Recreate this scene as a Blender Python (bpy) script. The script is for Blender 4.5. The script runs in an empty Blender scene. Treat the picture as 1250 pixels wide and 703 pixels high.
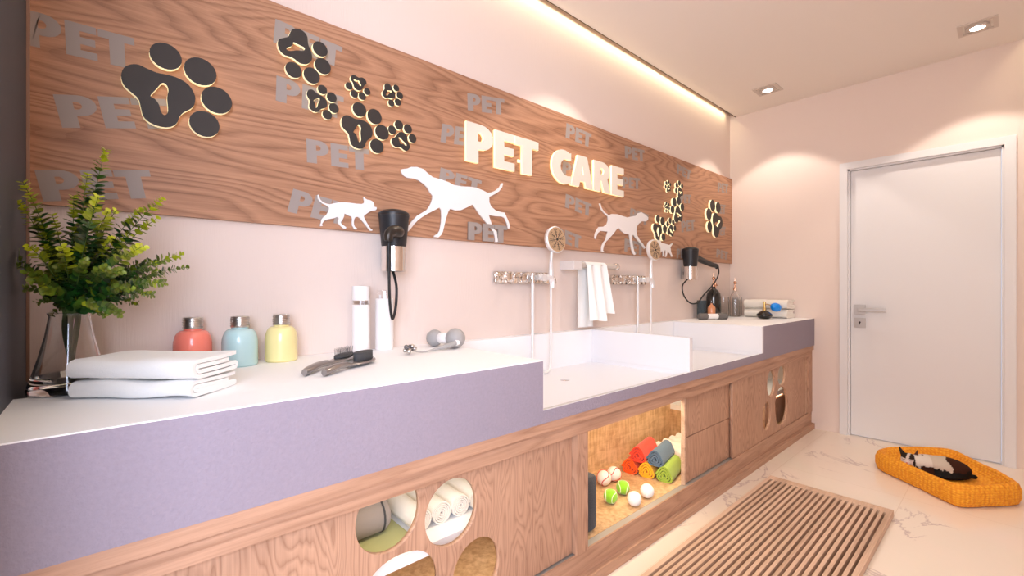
import bpy, bmesh, math, random
from mathutils import Vector, Matrix, noise

random.seed(7)
SC = bpy.context.scene
COL = SC.collection
PI = math.pi

# ------------------------------------------------------------------ camera, world, lights, exposure
CAM_Z = 1.15
YAW = math.radians(48.0)             # from the long wall's direction
FPX = 550.0
cd = bpy.data.cameras.new('camera')
cam = bpy.data.objects.new('camera', cd)
COL.objects.link(cam)
cam.location = (0, 0, CAM_Z)
cam.rotation_euler = (PI / 2, 0, YAW - PI / 2)
cd.sensor_width = 36.0
cd.lens = FPX / 1250.0 * 36.0
cd.clip_start = 0.02
SC.camera = cam

SC.view_settings.view_transform = 'Standard'
SC.view_settings.look = 'None'
SC.view_settings.gamma = 1.0
SC.view_settings.use_curve_mapping = False
SC.view_settings.exposure = 0.28

SC.cycles.max_bounces = 10
SC.cycles.diffuse_bounces = 6
SC.cycles.glossy_bounces = 5
SC.cycles.transmission_bounces = 8
SC.cycles.transparent_max_bounces = 12
SC.cycles.sample_clamp_indirect = 6.0
SC.cycles.caustics_reflective = False
SC.cycles.caustics_refractive = False

wd = bpy.data.worlds.new('daylight')
SC.world = wd
wd.use_nodes = True
bgn = wd.node_tree.nodes['Background']
bgn.inputs[0].default_value = (0.62, 0.74, 1.0, 1)
bgn.inputs[1].default_value = 1.0

WARM = (1.0, 0.80, 0.60)
SPOTC = (1.0, 0.88, 0.78)
DAY = (0.72, 0.80, 1.0)

def area(name, loc, direction, sx, sy, power, color, spread=None):
    l = bpy.data.lights.new(name, 'AREA')
    l.shape = 'RECTANGLE'
    l.size, l.size_y = sx, sy
    l.energy = power
    l.color = color
    if spread: l.spread = spread
    o = bpy.data.objects.new(name, l)
    COL.objects.link(o)
    o.location = loc
    d = Vector(direction).normalized()
    z = -d
    # local x of the lamp lies along the world x as far as possible
    x = Vector((1, 0, 0)) - z * z.x
    if x.length < 1e-3: x = Vector((0, 1, 0))
    x.normalize()
    y = z.cross(x)
    o.rotation_euler = Matrix((x, y, z)).transposed().to_euler()
    return o

L = 4.314          # end wall
W = 1.76           # long wall
CZ = 2.726         # ceiling
YR = -0.9          # wall behind the camera's right
XL = -2.3          # wall behind the camera

P_DAY, P_COVE, P_SPOT = 150.0, 9.0, 20.0
area('outside_area_light', (-1.15, YR - 0.22, 1.62), (0, 1, -0.08), 2.0, 1.55, P_DAY, DAY)
area('outside_area_light', (XL - 0.22, -0.15, 1.60), (1, 0, -0.05), 1.0, 1.5, 72.0, (0.95, 0.97, 1.0))  # fill added at the unseen second window to brighten end wall, door and ceiling
area('cove_strip_light', (1.0, 1.722, 2.75), (0, 0, -1), 6.4, 0.025, P_COVE, (1.0, 0.86, 0.55))
area('cove_strip_light', (1.0, -0.11, 2.80), (0, 0, -1), 6.4, 0.06, 8.0, (1.0, 0.83, 0.52))
area('shelf_strip_light', (0.58, 1.20, 0.588), (0, 0.35, -1), 1.4, 0.03, 1.3, (1.0, 0.86, 0.66))
area('shelf_strip_light', (2.1, 1.19, 0.588), (0, 0.45, -1), 1.4, 0.03, 4.5, (1.0, 0.80, 0.52))
area('shelf_strip_light', (3.55, 1.20, 0.588), (0, 0.3, -1), 1.2, 0.03, 0.7, (1.0, 0.86, 0.66))
area('shelf_strip_light', (0.58, 1.215, 0.322), (0, 0.5, -1), 1.4, 0.02, 1.1, (1.0, 0.86, 0.62))
area('shelf_strip_light', (3.55, 1.215, 0.322), (0, 0.5, -1), 1.2, 0.02, 0.8, (1.0, 0.86, 0.62))

# ------------------------------------------------------------------ pixel helpers for outlines traced on real planes
CS, SN = math.cos(YAW), math.sin(YAW)
def on_plane(ax, val, u, v):
    a = (u - 625.0) / FPX; b = (v - 351.5) / FPX
    d = (CS + SN * a, SN - CS * a, -b)
    o = (0.0, 0.0, CAM_Z)
    t = (val - o[ax]) / d[ax]
    return Vector((o[0] + t * d[0], o[1] + t * d[1], o[2] + t * d[2]))

# ------------------------------------------------------------------ materials
MATS = {}
class NT:
    def __init__(s, name):
        s.m = bpy.data.materials.new(name); s.m.use_nodes = True
        s.t = s.m.node_tree; s.b = s.t.nodes['Principled BSDF']
        MATS[name] = s.m
    def n(s, typ, **kw):
        nd = s.t.nodes.new(typ)
        for k, v in kw.items():
            if k.startswith('_'): setattr(nd, k[1:], v)
            else: nd.inputs[k.replace('__', ' ')].default_value = v
        return nd
    def l(s, a, b): s.t.links.new(a, b)

def rgb(*c): return (c[0], c[1], c[2], 1.0)

def plain(name, col, rough=0.5, metal=0.0, bump=0.0, bscale=60.0, var=0.0, coat=0.0, spec=0.5, trans=0.0, ior=1.45, emit=None, es=0.0, sheen=0.0, stretch=(1, 1, 1)):
    w = NT(name); b = w.b
    b.inputs['Base Color'].default_value = rgb(*col)
    b.inputs['Roughness'].default_value = rough
    b.inputs['Metallic'].default_value = metal
    b.inputs['Specular IOR Level'].default_value = spec
    b.inputs['Coat Weight'].default_value = coat
    b.inputs['Transmission Weight'].default_value = trans
    b.inputs['IOR'].default_value = ior
    b.inputs['Sheen Weight'].default_value = sheen
    if emit:
        b.inputs['Emission Color'].default_value = rgb(*emit)
        b.inputs['Emission Strength'].default_value = es
    tc = w.n('ShaderNodeTexCoord'); mp = w.n('ShaderNodeMapping', Scale=stretch)
    w.l(tc.outputs['Object'], mp.inputs[0])
    if bump or var:
        nz = w.n('ShaderNodeTexNoise', Scale=bscale, Detail=4.0, Roughness=0.6)
        w.l(mp.outputs[0], nz.inputs['Vector'])
        if bump:
            bp = w.n('ShaderNodeBump', Strength=min(1.0, bump), Distance=0.002)
            w.l(nz.outputs['Fac'], bp.inputs['Height']); w.l(bp.outputs[0], b.inputs['Normal'])
        if var:
            rp = w.n('ShaderNodeValToRGB')
            rp.color_ramp.elements[0].position = 0.3; rp.color_ramp.elements[1].position = 0.7
            rp.color_ramp.elements[0].color = rgb(*[max(0, c * (1 - var)) for c in col])
            rp.color_ramp.elements[1].color = rgb(*[min(1, c * (1 + var)) for c in col])
            w.l(nz.outputs['Fac'], rp.inputs[0]); w.l(rp.outputs[0], b.inputs['Base Color'])
    return w.m

def wood(name, dark, light, axis='x', across='z', rings=11.0, fscale=1.6, rough=0.5, contrast=1.0, lo=0.28, hi=3.4, fmix=0.55):
    """oak: contour lines of a noise field stretched along the grain, plus fine fibres and pores"""
    w = NT(name); b = w.b
    tc = w.n('ShaderNodeTexCoord')
    sc = [hi, hi, hi]; sc['xyz'.index(axis)] = lo
    mp = w.n('ShaderNodeMapping', Scale=tuple(sc)); w.l(tc.outputs['Object'], mp.inputs[0])
    nz = w.n('ShaderNodeTexNoise', Scale=fscale, Detail=2.5, Roughness=0.45, Distortion=0.25)
    w.l(mp.outputs[0], nz.inputs['Vector'])
    mul = w.n('ShaderNodeMath', _operation='MULTIPLY'); mul.inputs[1].default_value = rings
    w.l(nz.outputs['Fac'], mul.inputs[0])
    fr = w.n('ShaderNodeMath', _operation='FRACT'); w.l(mul.outputs[0], fr.inputs[0])
    rp = w.n('ShaderNodeValToRGB'); e = rp.color_ramp.elements
    e[0].position = 0.0; e[0].color = rgb(0.02, 0.02, 0.02)
    e[1].position = 1.0; e[1].color = rgb(0.30, 0.30, 0.30)
    a1 = e.new(0.30); a1.color = rgb(0.72, 0.72, 0.72)
    a2 = e.new(0.72); a2.color = rgb(1, 1, 1)
    w.l(fr.outputs[0], rp.inputs[0])
    fs = [150.0] * 3; fs['xyz'.index(axis)] = 4.0
    mp2 = w.n('ShaderNodeMapping', Scale=tuple(fs)); w.l(tc.outputs['Object'], mp2.inputs[0])
    fz = w.n('ShaderNodeTexNoise', Scale=1.0, Detail=5.0, Roughness=0.7); w.l(mp2.outputs[0], fz.inputs['Vector'])
    rp2 = w.n('ShaderNodeValToRGB'); e2 = rp2.color_ramp.elements
    e2[0].position = 0.36; e2[0].color = rgb(0.35, 0.35, 0.35); e2[1].position = 0.62; e2[1].color = rgb(1, 1, 1)
    w.l(fz.outputs['Fac'], rp2.inputs[0])
    mm = w.n('ShaderNodeMix', _data_type='FLOAT'); mm.inputs[0].default_value = fmix
    w.l(rp.outputs[0], mm.inputs[2]); w.l(rp2.outputs[0], mm.inputs[3])
    big = w.n('ShaderNodeTexNoise', Scale=0.9, Detail=1.0); w.l(mp.outputs[0], big.inputs['Vector'])
    ad = w.n('ShaderNodeMath', _operation='MULTIPLY_ADD'); w.l(big.outputs['Fac'], ad.inputs[0])
    ad.inputs[1].default_value = 0.5; w.l(mm.outputs[0], ad.inputs[2])
    sb = w.n('ShaderNodeMath', _operation='SUBTRACT', _use_clamp=True); w.l(ad.outputs[0], sb.inputs[0]); sb.inputs[1].default_value = 0.25
    mx = w.n('ShaderNodeMix', _data_type='RGBA'); w.l(sb.outputs[0], mx.inputs[0])
    mx.inputs[6].default_value = rgb(*dark); mx.inputs[7].default_value = rgb(*light)
    w.l(mx.outputs[2], b.inputs['Base Color'])
    b.inputs['Roughness'].default_value = rough
    b.inputs['Specular IOR Level'].default_value = 0.35
    bp = w.n('ShaderNodeBump', Strength=0.25, Distance=0.001); w.l(sb.outputs[0], bp.inputs['Height'])
    w.l(bp.outputs[0], b.inputs['Normal'])
    return w.m

OAK_D, OAK_L = (0.20, 0.088, 0.046), (0.51, 0.272, 0.158)
M_oakx = wood('oak_horizontal', OAK_D, OAK_L, 'x', rings=34, fscale=1.4, lo=.36, hi=2.3, fmix=.45)
M_oakz = wood('oak_vertical', (0.25, 0.125, 0.075), (0.52, 0.315, 0.21), 'z', rings=26, fscale=2.0, lo=.8, hi=4.5, fmix=.45)
M_oakr = wood('oak_rail', (0.27, 0.14, 0.085), (0.50, 0.30, 0.20), 'x', rings=14, fscale=2.2)
M_mat = wood('teak_mat', (0.36, 0.22, 0.14), (0.66, 0.46, 0.33), 'x', rings=4, fscale=2.0)

def burl(name, dark, light):
    w = NT(name); b = w.b
    tc = w.n('ShaderNodeTexCoord'); mp = w.n('ShaderNodeMapping', Scale=(2.0, 2.0, 9.0)); w.l(tc.outputs['Object'], mp.inputs[0])
    nz = w.n('ShaderNodeTexNoise', Scale=3.0, Detail=6.0, Roughness=0.7, Distortion=1.2); w.l(mp.outputs[0], nz.inputs['Vector'])
    mp2 = w.n('ShaderNodeMapping', Scale=(60, 60, 12)); w.l(tc.outputs['Object'], mp2.inputs[0])
    n2 = w.n('ShaderNodeTexNoise', Scale=1.0, Detail=3.0); w.l(mp2.outputs[0], n2.inputs['Vector'])
    mx0 = w.n('ShaderNodeMix', _data_type='FLOAT'); mx0.inputs[0].default_value = 0.5
    w.l(nz.outputs['Fac'], mx0.inputs[2]); w.l(n2.outputs['Fac'], mx0.inputs[3])
    rp = w.n('ShaderNodeValToRGB'); e = rp.color_ramp.elements
    e[0].position = 0.38; e[0].color = rgb(*dark); e[1].position = 0.6; e[1].color = rgb(*light)
    w.l(mx0.outputs[0], rp.inputs[0]); w.l(rp.outputs[0], b.inputs['Base Color'])
    b.inputs['Roughness'].default_value = 0.5
    return w.m
M_burl = burl('blond_veneer', (0.42, 0.25, 0.12), (0.66, 0.44, 0.25))

M_wall = plain('textile_wall_paint', (0.765, 0.645, 0.575), 0.9, bump=0.35, bscale=1.0, stretch=(220, 220, 14), spec=0.2)
M_ceil = plain('ceiling_paint', (0.83, 0.775, 0.715), 0.95, spec=0.1)
M_dark = plain('dark_grey_panel', (0.060, 0.063, 0.080), 0.55)
M_trimbrown = plain('tan_edge_trim', (0.34, 0.20, 0.14), 0.6)
M_edge = plain('brown_shadow_gap', (0.10, 0.06, 0.035), 0.8)  # dark brown stands in for the shadow gap line along the ceiling
M_white = plain('white_solid_surface', (0.76, 0.75, 0.77), 0.28, coat=0.2)
M_top = plain('white_counter_top', (0.87, 0.87, 0.88), 0.55, bump=0.08, bscale=300)
M_mauve = plain('mauve_plaster', (0.285, 0.250, 0.305), 0.8, bump=0.9, bscale=110, var=0.05, spec=0.25)
M_door = plain('white_door_paint', (0.74, 0.73, 0.73), 0.45)
M_gapshade = plain('painted_gap_shade', (0.05, 0.028, 0.018), 0.8)  # dark colour stands in for shade between the mat's slats
M_chrome = plain('brushed_nickel', (0.62, 0.59, 0.56), 0.28, metal=1.0)
M_polish = plain('polished_chrome', (0.80, 0.77, 0.75), 0.10, metal=1.0)
M_track = plain('aluminium_track', (0.42, 0.39, 0.36), 0.5, metal=0.4)
M_black = plain('matte_black_plastic', (0.018, 0.018, 0.020), 0.42)
M_blackc = plain('black_rubber_cord', (0.012, 0.012, 0.012), 0.5)
M_bronze = plain('dark_bronze', (0.045, 0.035, 0.028), 0.35, metal=0.5)
M_pawface = plain('charcoal_acrylic', (0.036, 0.030, 0.026), 0.55)
M_glow = plain('lit_acrylic_edge', (0.9, 0.85, 0.6), 0.5, emit=(1.0, 0.84, 0.48), es=0.50)
M_glow2 = plain('lit_letter_edge', (0.9, 0.85, 0.7), 0.5, emit=(1.0, 0.70, 0.28), es=0.8)
M_letter = plain('backlit_letter_face', (0.76, 0.70, 0.60), 0.5, emit=(1.0, 0.90, 0.72), es=0.03)
M_print = plain('grey_printed_letters', (0.33, 0.282, 0.252), 0.7)
M_dogw = plain('white_cut_out_board', (0.84, 0.81, 0.79), 0.6)
M_towel = plain('white_terry', (0.87, 0.86, 0.83), 0.95, bump=0.7, bscale=420, sheen=0.3, spec=0.1)
M_towelc = plain('cream_terry', (0.85, 0.79, 0.70), 0.95, bump=0.8, bscale=420, sheen=0.3, spec=0.1)
M_lamp = plain('downlight_glow', (1, 1, 1), 0.5, emit=(1.0, 0.95, 0.88), es=9.0)
M_nickelw = plain('satin_white_metal', (0.62, 0.55, 0.49), 0.4, metal=0.2)

def fabric(name, col): return plain(name, col, 0.85, bump=0.5, bscale=500, sheen=0.2, spec=0.15)

def glassmat(name, col=(1, 1, 1), rough=0.0, ior=1.45):
    return plain(name, col, rough, trans=1.0, ior=ior)
M_glass = glassmat('clear_glass')

def thin_glass(name):
    w = NT(name)
    tr = w.n('ShaderNodeBsdfTransparent'); gl = w.n('ShaderNodeBsdfGlossy', Roughness=0.02)
    mx = w.n('ShaderNodeMixShader'); mx.inputs[0].default_value = 0.07
    w.l(tr.outputs[0], mx.inputs[1]); w.l(gl.outputs[0], mx.inputs[2])
    out = [n for n in w.t.nodes if n.type == 'OUTPUT_MATERIAL'][0]
    w.l(mx.outputs[0], out.inputs[0])
    return w.m
M_pane = thin_glass('window_pane_glass')

def marble():
    w = NT('cream_marble_tiles'); b = w.b
    tc = w.n('ShaderNodeTexCoord')
    n1 = w.n('ShaderNodeTexNoise', Scale=0.9, Detail=5.0, Roughness=0.55, Distortion=1.5); w.l(tc.outputs['Object'], n1.inputs['Vector'])
    rp = w.n('ShaderNodeValToRGB'); e = rp.color_ramp.elements
    e[0].position = 0.3; e[0].color = rgb(0.80, 0.72, 0.60); e[1].position = 0.65; e[1].color = rgb(0.84, 0.71, 0.61)
    w.l(n1.outputs['Fac'], rp.inputs[0])
    n2 = w.n('ShaderNodeTexNoise', Scale=1.7, Detail=6.0, Roughness=0.6, Distortion=2.2); w.l(tc.outputs['Object'], n2.inputs['Vector'])
    sb = w.n('ShaderNodeMath', _operation='SUBTRACT'); w.l(n2.outputs['Fac'], sb.inputs[0]); sb.inputs[1].default_value = 0.5
    ab = w.n('ShaderNodeMath', _operation='ABSOLUTE'); w.l(sb.outputs[0], ab.inputs[0])
    rv = w.n('ShaderNodeValToRGB'); v = rv.color_ramp.elements
    v[0].position = 0.0; v[0].color = rgb(0.85, 0.85, 0.85); v[1].position = 0.022; v[1].color = rgb(0, 0, 0)
    w.l(ab.outputs[0], rv.inputs[0])
    n3 = w.n('ShaderNodeTexNoise', Scale=2.3, Detail=2.0); w.l(tc.outputs['Object'], n3.inputs['Vector'])
    r3 = w.n('ShaderNodeValToRGB'); q = r3.color_ramp.elements
    q[0].position = 0.52; q[0].color = rgb(0, 0, 0); q[1].position = 0.60; q[1].color = rgb(1, 1, 1); w.l(n3.outputs['Fac'], r3.inputs[0])
    ml = w.n('ShaderNodeMath', _operation='MULTIPLY'); w.l(rv.outputs[0], ml.inputs[0]); w.l(r3.outputs[0], ml.inputs[1])
    mx = w.n('ShaderNodeMix', _data_type='RGBA'); w.l(ml.outputs[0], mx.inputs[0]); w.l(rp.outputs[0], mx.inputs[6])
    mx.inputs[7].default_value = rgb(0.50, 0.38, 0.36)
    br = w.n('ShaderNodeTexBrick', Scale=1.0, Mortar__Size=0.0015, Brick__Width=1.2, Row__Height=0.6)
    br.offset = 0.0
    br.inputs['Color1'].default_value = rgb(1, 1, 1); br.inputs['Color2'].default_value = rgb(0.97, 0.97, 0.97); br.inputs['Mortar'].default_value = rgb(0.88, 0.84, 0.8)
    mp = w.n('ShaderNodeMapping', Location=(0.35, 0.2, 0)); w.l(tc.outputs['Object'], mp.inputs[0]); w.l(mp.outputs[0], br.inputs['Vector'])
    m2 = w.n('ShaderNodeMix', _data_type='RGBA', _blend_type='MULTIPLY'); m2.inputs[0].default_value = 1.0
    w.l(mx.outputs[2], m2.inputs[6]); w.l(br.outputs['Color'], m2.inputs[7])
    w.l(m2.outputs[2], b.inputs['Base Color'])
    b.inputs['Roughness'].default_value = 0.16
    b.inputs['Specular IOR Level'].default_value = 0.5
    return w.m
M_floor = marble()

def attr_mat(name, rough=0.5, spec=0.5, sheen=0.0, bump=0.0, bscale=300):
    w = NT(name); a = w.n('ShaderNodeAttribute', _attribute_name='col')
    w.l(a.outputs['Color'], w.b.inputs['Base Color'])
    w.b.inputs['Roughness'].default_value = rough
    w.b.inputs['Specular IOR Level'].default_value = spec
    w.b.inputs['Sheen Weight'].default_value = sheen
    if bump:
        tc = w.n('ShaderNodeTexCoord'); nz = w.n('ShaderNodeTexNoise', Scale=bscale, Detail=3.0); w.l(tc.outputs['Object'], nz.inputs['Vector'])
        bp = w.n('ShaderNodeBump', Strength=bump, Distance=0.003); w.l(nz.outputs['Fac'], bp.inputs['Height']); w.l(bp.outputs[0], w.b.inputs['Normal'])
    return w.m

# ------------------------------------------------------------------ mesh helpers
def thing(name, label, cat, loc=(0, 0, 0), rz=0.0, group=None):
    o = bpy.data.objects.new(name, None); COL.objects.link(o)
    o.empty_display_size = 0.05
    o.location = loc; o.rotation_euler = (0, 0, rz)
    o['label'] = label; o['category'] = cat
    if group: o['group'] = group
    return o

def root_of(p):
    v = Vector(p.location)
    while p.parent: p = p.parent; v += Vector(p.location)
    return v

def obj(name, bm, mats, parent=None, world=False, smooth=False, loc=None, label=None):
    """world=True: the bmesh is in world coordinates; it is moved into the parent's frame"""
    if isinstance(bm, bmesh.types.BMesh):
        me = bpy.data.meshes.new(name)
        if world and parent: bmesh.ops.translate(bm, verts=bm.verts, vec=-root_of(parent))
        bm.normal_update()
        bm.to_mesh(me); bm.free()
    else:
        me = bm
        if world and parent: me.transform(Matrix.Translation(-root_of(parent)))
    if not isinstance(mats, (list, tuple)): mats = [mats]
    if len(me.materials): me.materials.clear()
    for m in mats: me.materials.append(m)
    if smooth:
        for p in me.polygons: p.use_smooth = True
        try: me.set_sharp_from_angle(angle=math.radians(38))
        except Exception: pass
    o = bpy.data.objects.new(name, me); COL.objects.link(o)
    if parent: o.parent = parent
    if loc: o.location = loc
    if label: o['label'] = label
    return o

def tag(o, label, cat, group=None):
    o['label'] = label; o['category'] = cat
    if group: o['group'] = group
    return o

def struct(name, bm, m):
    o = obj(name, bm, m); o['kind'] = 'structure'; return o

def box(bm, x0, x1, y0, y1, z0, z1, bev=0.0, mi=0):
    r = bmesh.ops.create_cube(bm, size=1.0)
    vs = r['verts']
    for v in vs:
        v.co = Vector((x0 if v.co.x < 0 else x1, y0 if v.co.y < 0 else y1, z0 if v.co.z < 0 else z1))
    fs = list({f for v in vs for f in v.link_faces})
    for f in fs: f.material_index = mi
    if bev > 0:
        es = list({e for v in vs for e in v.link_edges})
        rr = bmesh.ops.bevel(bm, geom=es, offset=bev, segments=2, profile=0.5, affect='EDGES', clamp_overlap=True)
        for f in rr['faces']: f.material_index = mi
    return bm

def B(*a, **k): return box(bmesh.new(), *a, **k)

def lathe(prof, seg=32, c=(0, 0, 0), bm=None, mi=0, axis=None):
    """prof: list of (r, z); closed on the axis where r = 0. axis: optional Matrix applied first"""
    bm = bm or bmesh.new()
    rings = []
    for r, z in prof:
        if r < 1e-6: rings.append([bm.verts.new((0, 0, z))])
        else: rings.append([bm.verts.new((r * math.cos(2 * PI * i / seg), r * math.sin(2 * PI * i / seg), z)) for i in range(seg)])
    new = [v for rg in rings for v in rg]
    for a, b in zip(rings, rings[1:]):
        if len(a) == 1 and len(b) == 1: continue
        for i in range(seg):
            j = (i + 1) % seg
            if len(a) == 1: f = bm.faces.new((a[0], b[j], b[i]))
            elif len(b) == 1: f = bm.faces.new((a[i], a[j], b[0]))
            else: f = bm.faces.new((a[i], a[j], b[j], b[i]))
            f.material_index = mi
    for v in new:
        if axis: v.co = axis @ v.co
        v.co += Vector(c)
    return bm

def frames(pts):
    n = len(pts); T = []
    for i in range(n):
        a = pts[max(0, i - 1)]; b = pts[min(n - 1, i + 1)]
        d = (b - a); T.append(d.normalized() if d.length > 1e-9 else Vector((0, 0, 1)))
    up = Vector((0, 0, 1)) if abs(T[0].z) < 0.9 else Vector((1, 0, 0))
    N = [(up - T[0] * up.dot(T[0])).normalized()]
    for i in range(1, n):
        v = N[-1] - T[i] * N[-1].dot(T[i])
        N.append(v.normalized() if v.length > 1e-6 else N[-1])
    return T, N

def smooth_path(pts, sub=6):
    P = [Vector(p) for p in pts]; out = []
    n = len(P)
    for i in range(n - 1):
        p0, p1, p2, p3 = P[max(0, i - 1)], P[i], P[i + 1], P[min(n - 1, i + 2)]
        for k in range(sub):
            t = k / sub
            out.append(0.5 * ((2 * p1) + (p2 - p0) * t + (2 * p0 - 5 * p1 + 4 * p2 - p3) * t * t + (3 * p1 - p0 - 3 * p2 + p3) * t ** 3))
    out.append(P[-1]); return out

def tube(pts, r, seg=10, bm=None, mi=0, caps=True):
    bm = bm or bmesh.new(); pts = [Vector(p) for p in pts]
    T, N = frames(pts); rings = []
    for i, p in enumerate(pts):
        rr = r[i] if isinstance(r, (list, tuple)) else r
        bn = T[i].cross(N[i])
        rings.append([bm.verts.new(p + (N[i] * math.cos(2 * PI * k / seg) + bn * math.sin(2 * PI * k / seg)) * rr) for k in range(seg)])
    for a, b in zip(rings, rings[1:]):
        for k in range(seg):
            j = (k + 1) % seg
            bm.faces.new((a[k], a[j], b[j], b[k])).material_index = mi
    if caps:
        bm.faces.new(rings[0][::-1]).material_index = mi; bm.faces.new(rings[-1]).material_index = mi
    return bm

def plate(loops, depth, to3d, bevel=0.0):
    """a flat board with holes: 2-D loops -> filled curve -> mesh; front faces index 0, sides and back index 1.
    to3d(x, y, d): d from 0 (back) to depth (front)"""
    cu = bpy.data.curves.new('outline', 'CURVE'); cu.dimensions = '2D'; cu.fill_mode = 'BOTH'; cu.extrude = 0.5
    for lp in loops:
        s = cu.splines.new('POLY'); s.points.add(len(lp) - 1)
        for p, (x, y) in zip(s.points, lp): p.co = (x, y, 0, 1)
        s.use_cyclic_u = True
    o = bpy.data.objects.new('outline', cu); COL.objects.link(o)
    dg = bpy.context.evaluated_depsgraph_get(); dg.update()
    me = bpy.data.meshes.new_from_object(o.evaluated_get(dg))
    bpy.data.objects.remove(o); bpy.data.curves.remove(cu)
    bm = bmesh.new(); bm.from_mesh(me); bpy.data.meshes.remove(me)
    bmesh.ops.remove_doubles(bm, verts=bm.verts, dist=1e-6)
    bm.normal_update()
    for f in bm.faces:
        zc = [v.co.z for v in f.verts]
        f.material_index = 0 if min(zc) > 0.2 else 1
    for v in bm.verts:
        v.co = Vector(to3d(v.co.x, v.co.y, depth if v.co.z > 0 else 0.0))
    bmesh.ops.recalc_face_normals(bm, faces=bm.faces)
    return bm

def roundloop(pts, sub=5):
    """closed smooth loop through 2-D points"""
    n = len(pts); out = []
    P = [Vector((p[0], p[1])) for p in pts]
    for i in range(n):
        p0, p1, p2, p3 = P[(i - 1) % n], P[i], P[(i + 1) % n], P[(i + 2) % n]
        for k in range(sub):
            t = k / sub
            q = 0.5 * ((2 * p1) + (p2 - p0) * t + (2 * p0 - 5 * p1 + 4 * p2 - p3) * t * t + (3 * p1 - p0 - 3 * p2 + p3) * t ** 3)
            out.append((q.x, q.y))
    return out

def ribbon(path, th, length, segs=10, wob=0.0, seed=0, zmin=None):
    """cloth ribbon: 2-D path (y, z) thickened by th, swept along x from -length/2 to length/2"""
    bm = bmesh.new(); P = [Vector((p[0], p[1])) for p in path]; n = len(P)
    nor = []
    for i in range(n):
        d = P[min(n - 1, i + 1)] - P[max(0, i - 1)]; d.normalize(); nor.append(Vector((-d.y, d.x)))
    A, C = [], []
    for s in range(segs + 1):
        x = -length / 2 + length * s / segs
        ra, rc = [], []
        for i in range(n):
            w = Vector((0, 0, 0))
            if wob:
                w = noise.noise_vector(Vector((x * 9 + seed, P[i].x * 9, P[i].y * 22))) * wob
            for sg, lst in ((1, ra), (-1, rc)):
                q = P[i] + nor[i] * (th / 2 * sg)
                z = q.y + w.z
                if zmin is not None: z = max(zmin, z)
                lst.append(bm.verts.new((x + w.x * 0.7, q.x + w.y, z)))
        A.append(ra); C.append(rc)
    for s in range(segs):
        for i in range(n - 1):
            bm.faces.new((A[s][i], A[s][i + 1], A[s + 1][i + 1], A[s + 1][i]))
            bm.faces.new((C[s][i], C[s + 1][i], C[s + 1][i + 1], C[s][i + 1]))
        bm.faces.new((A[s][0], A[s + 1][0], C[s + 1][0], C[s][0]))
        bm.faces.new((A[s][-1], C[s][-1], C[s + 1][-1], A[s + 1][-1]))
    for s, fl in ((0, 1), (segs, 0)):
        for i in range(n - 1):
            q = (A[s][i], C[s][i], C[s][i + 1], A[s][i + 1])
            bm.faces.new(q if fl else q[::-1])
    bmesh.ops.recalc_face_normals(bm, faces=bm.faces)
    return bm

def folded_towel_mesh(length, depth, height, layers, seed):
    """a towel folded in on itself: a full-height rounded fold at the front (low y), layers open at the back"""
    h = height; path = []
    def run(y0, y1, z, n=8): 
        for t in range(n + 1): path.append((y0 + (y1 - y0) * t / n, z))
    def turn(cy, cz, r, a0, a1, n=6):
        for k in range(1, n): 
            a = math.radians(a0 + (a1 - a0) * k / n); path.append((cy + r * math.cos(a), cz + r * math.sin(a)))
    f1, f2 = .375 * h, .125 * h
    run(depth, f1 + .125 * h, .875 * h); turn(f1 + .125 * h, .5 * h, f1, 90, 270); run(f1 + .125 * h, depth - .14 * h, .125 * h)
    turn(depth - .14 * h, .25 * h, .125 * h, -90, 90); run(depth - .14 * h, .55 * h, .375 * h)
    turn(.55 * h, .5 * h, f2, 270, 90); run(.55 * h, depth - .03, .625 * h)
    return ribbon(path, .215 * h, length, 18, .0065, seed, 0.0006)

def spiral_path(shape, turns, shrink, n=26):
    """shape(a) -> (y, z) of the outer outline; spirals inwards"""
    out = []
    N = int(n * turns)
    for i in range(N + 1):
        a = 2 * PI * i / n; k = max(0.06, 1 - shrink * i / n)
        y, z = shape(a); out.append((y * k, z * k))
    return out

def copy_tree(src, parent=None):
    c = src.copy(); COL.objects.link(c)
    if parent: c.parent = parent
    for ch in list(src.children): copy_tree(ch, c)
    return c

def rotm(ax, deg): return Matrix.Rotation(math.radians(deg), 4, ax)

# ------------------------------------------------------------------ the room
struct('floor', B(XL - 0.1, L + 0.1, YR - 0.1, W + 0.1, -0.1, 0.0), M_floor)
struct('wall_back', B(XL - 0.1, L + 0.1, W, W + 0.1, 0.0, 3.0), M_wall)
DY0, DY1, DZ = 0.035, 0.862, 2.075           # opening of the door in the end wall
bm = bmesh.new()
box(bm, L, L + 0.1, YR - 0.1, DY0, 0, 3.0); box(bm, L, L + 0.1, DY1, W + 0.1, 0, 3.0); box(bm, L, L + 0.1, DY0, DY1, DZ, 3.0)
struct('wall_end', bm, M_wall)
bm = bmesh.new()
VY0, VY1 = -0.70, 0.42
box(bm, XL - 0.1, XL, YR, VY0, 0, 3.0); box(bm, XL - 0.1, XL, VY1, W, 0, 3.0)
box(bm, XL - 0.1, XL, VY0, VY1, 0, 0.85); box(bm, XL - 0.1, XL, VY0, VY1, 2.40, 3.0)
struct('wall_left', bm, M_wall)
bm = bmesh.new()
for y in (VY0, VY1 - 0.04): box(bm, XL - 0.08, XL - 0.03, y, y + 0.04, 0.85, 2.40)
for z in (0.85, 2.36): box(bm, XL - 0.08, XL - 0.03, VY0, VY1, z, z + 0.04)
w2 = struct('added_window_2', bm, M_dogw)  # unseen window, added to send more light down the room
obj('window_pane', B(XL - 0.058, XL - 0.052, VY0 + 0.03, VY1 - 0.03, 0.88, 2.37), M_pane, w2)
bm = bmesh.new()
WX0, WX1, WZ0, WZ1 = -2.15, -0.15, 0.85, 2.40
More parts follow.
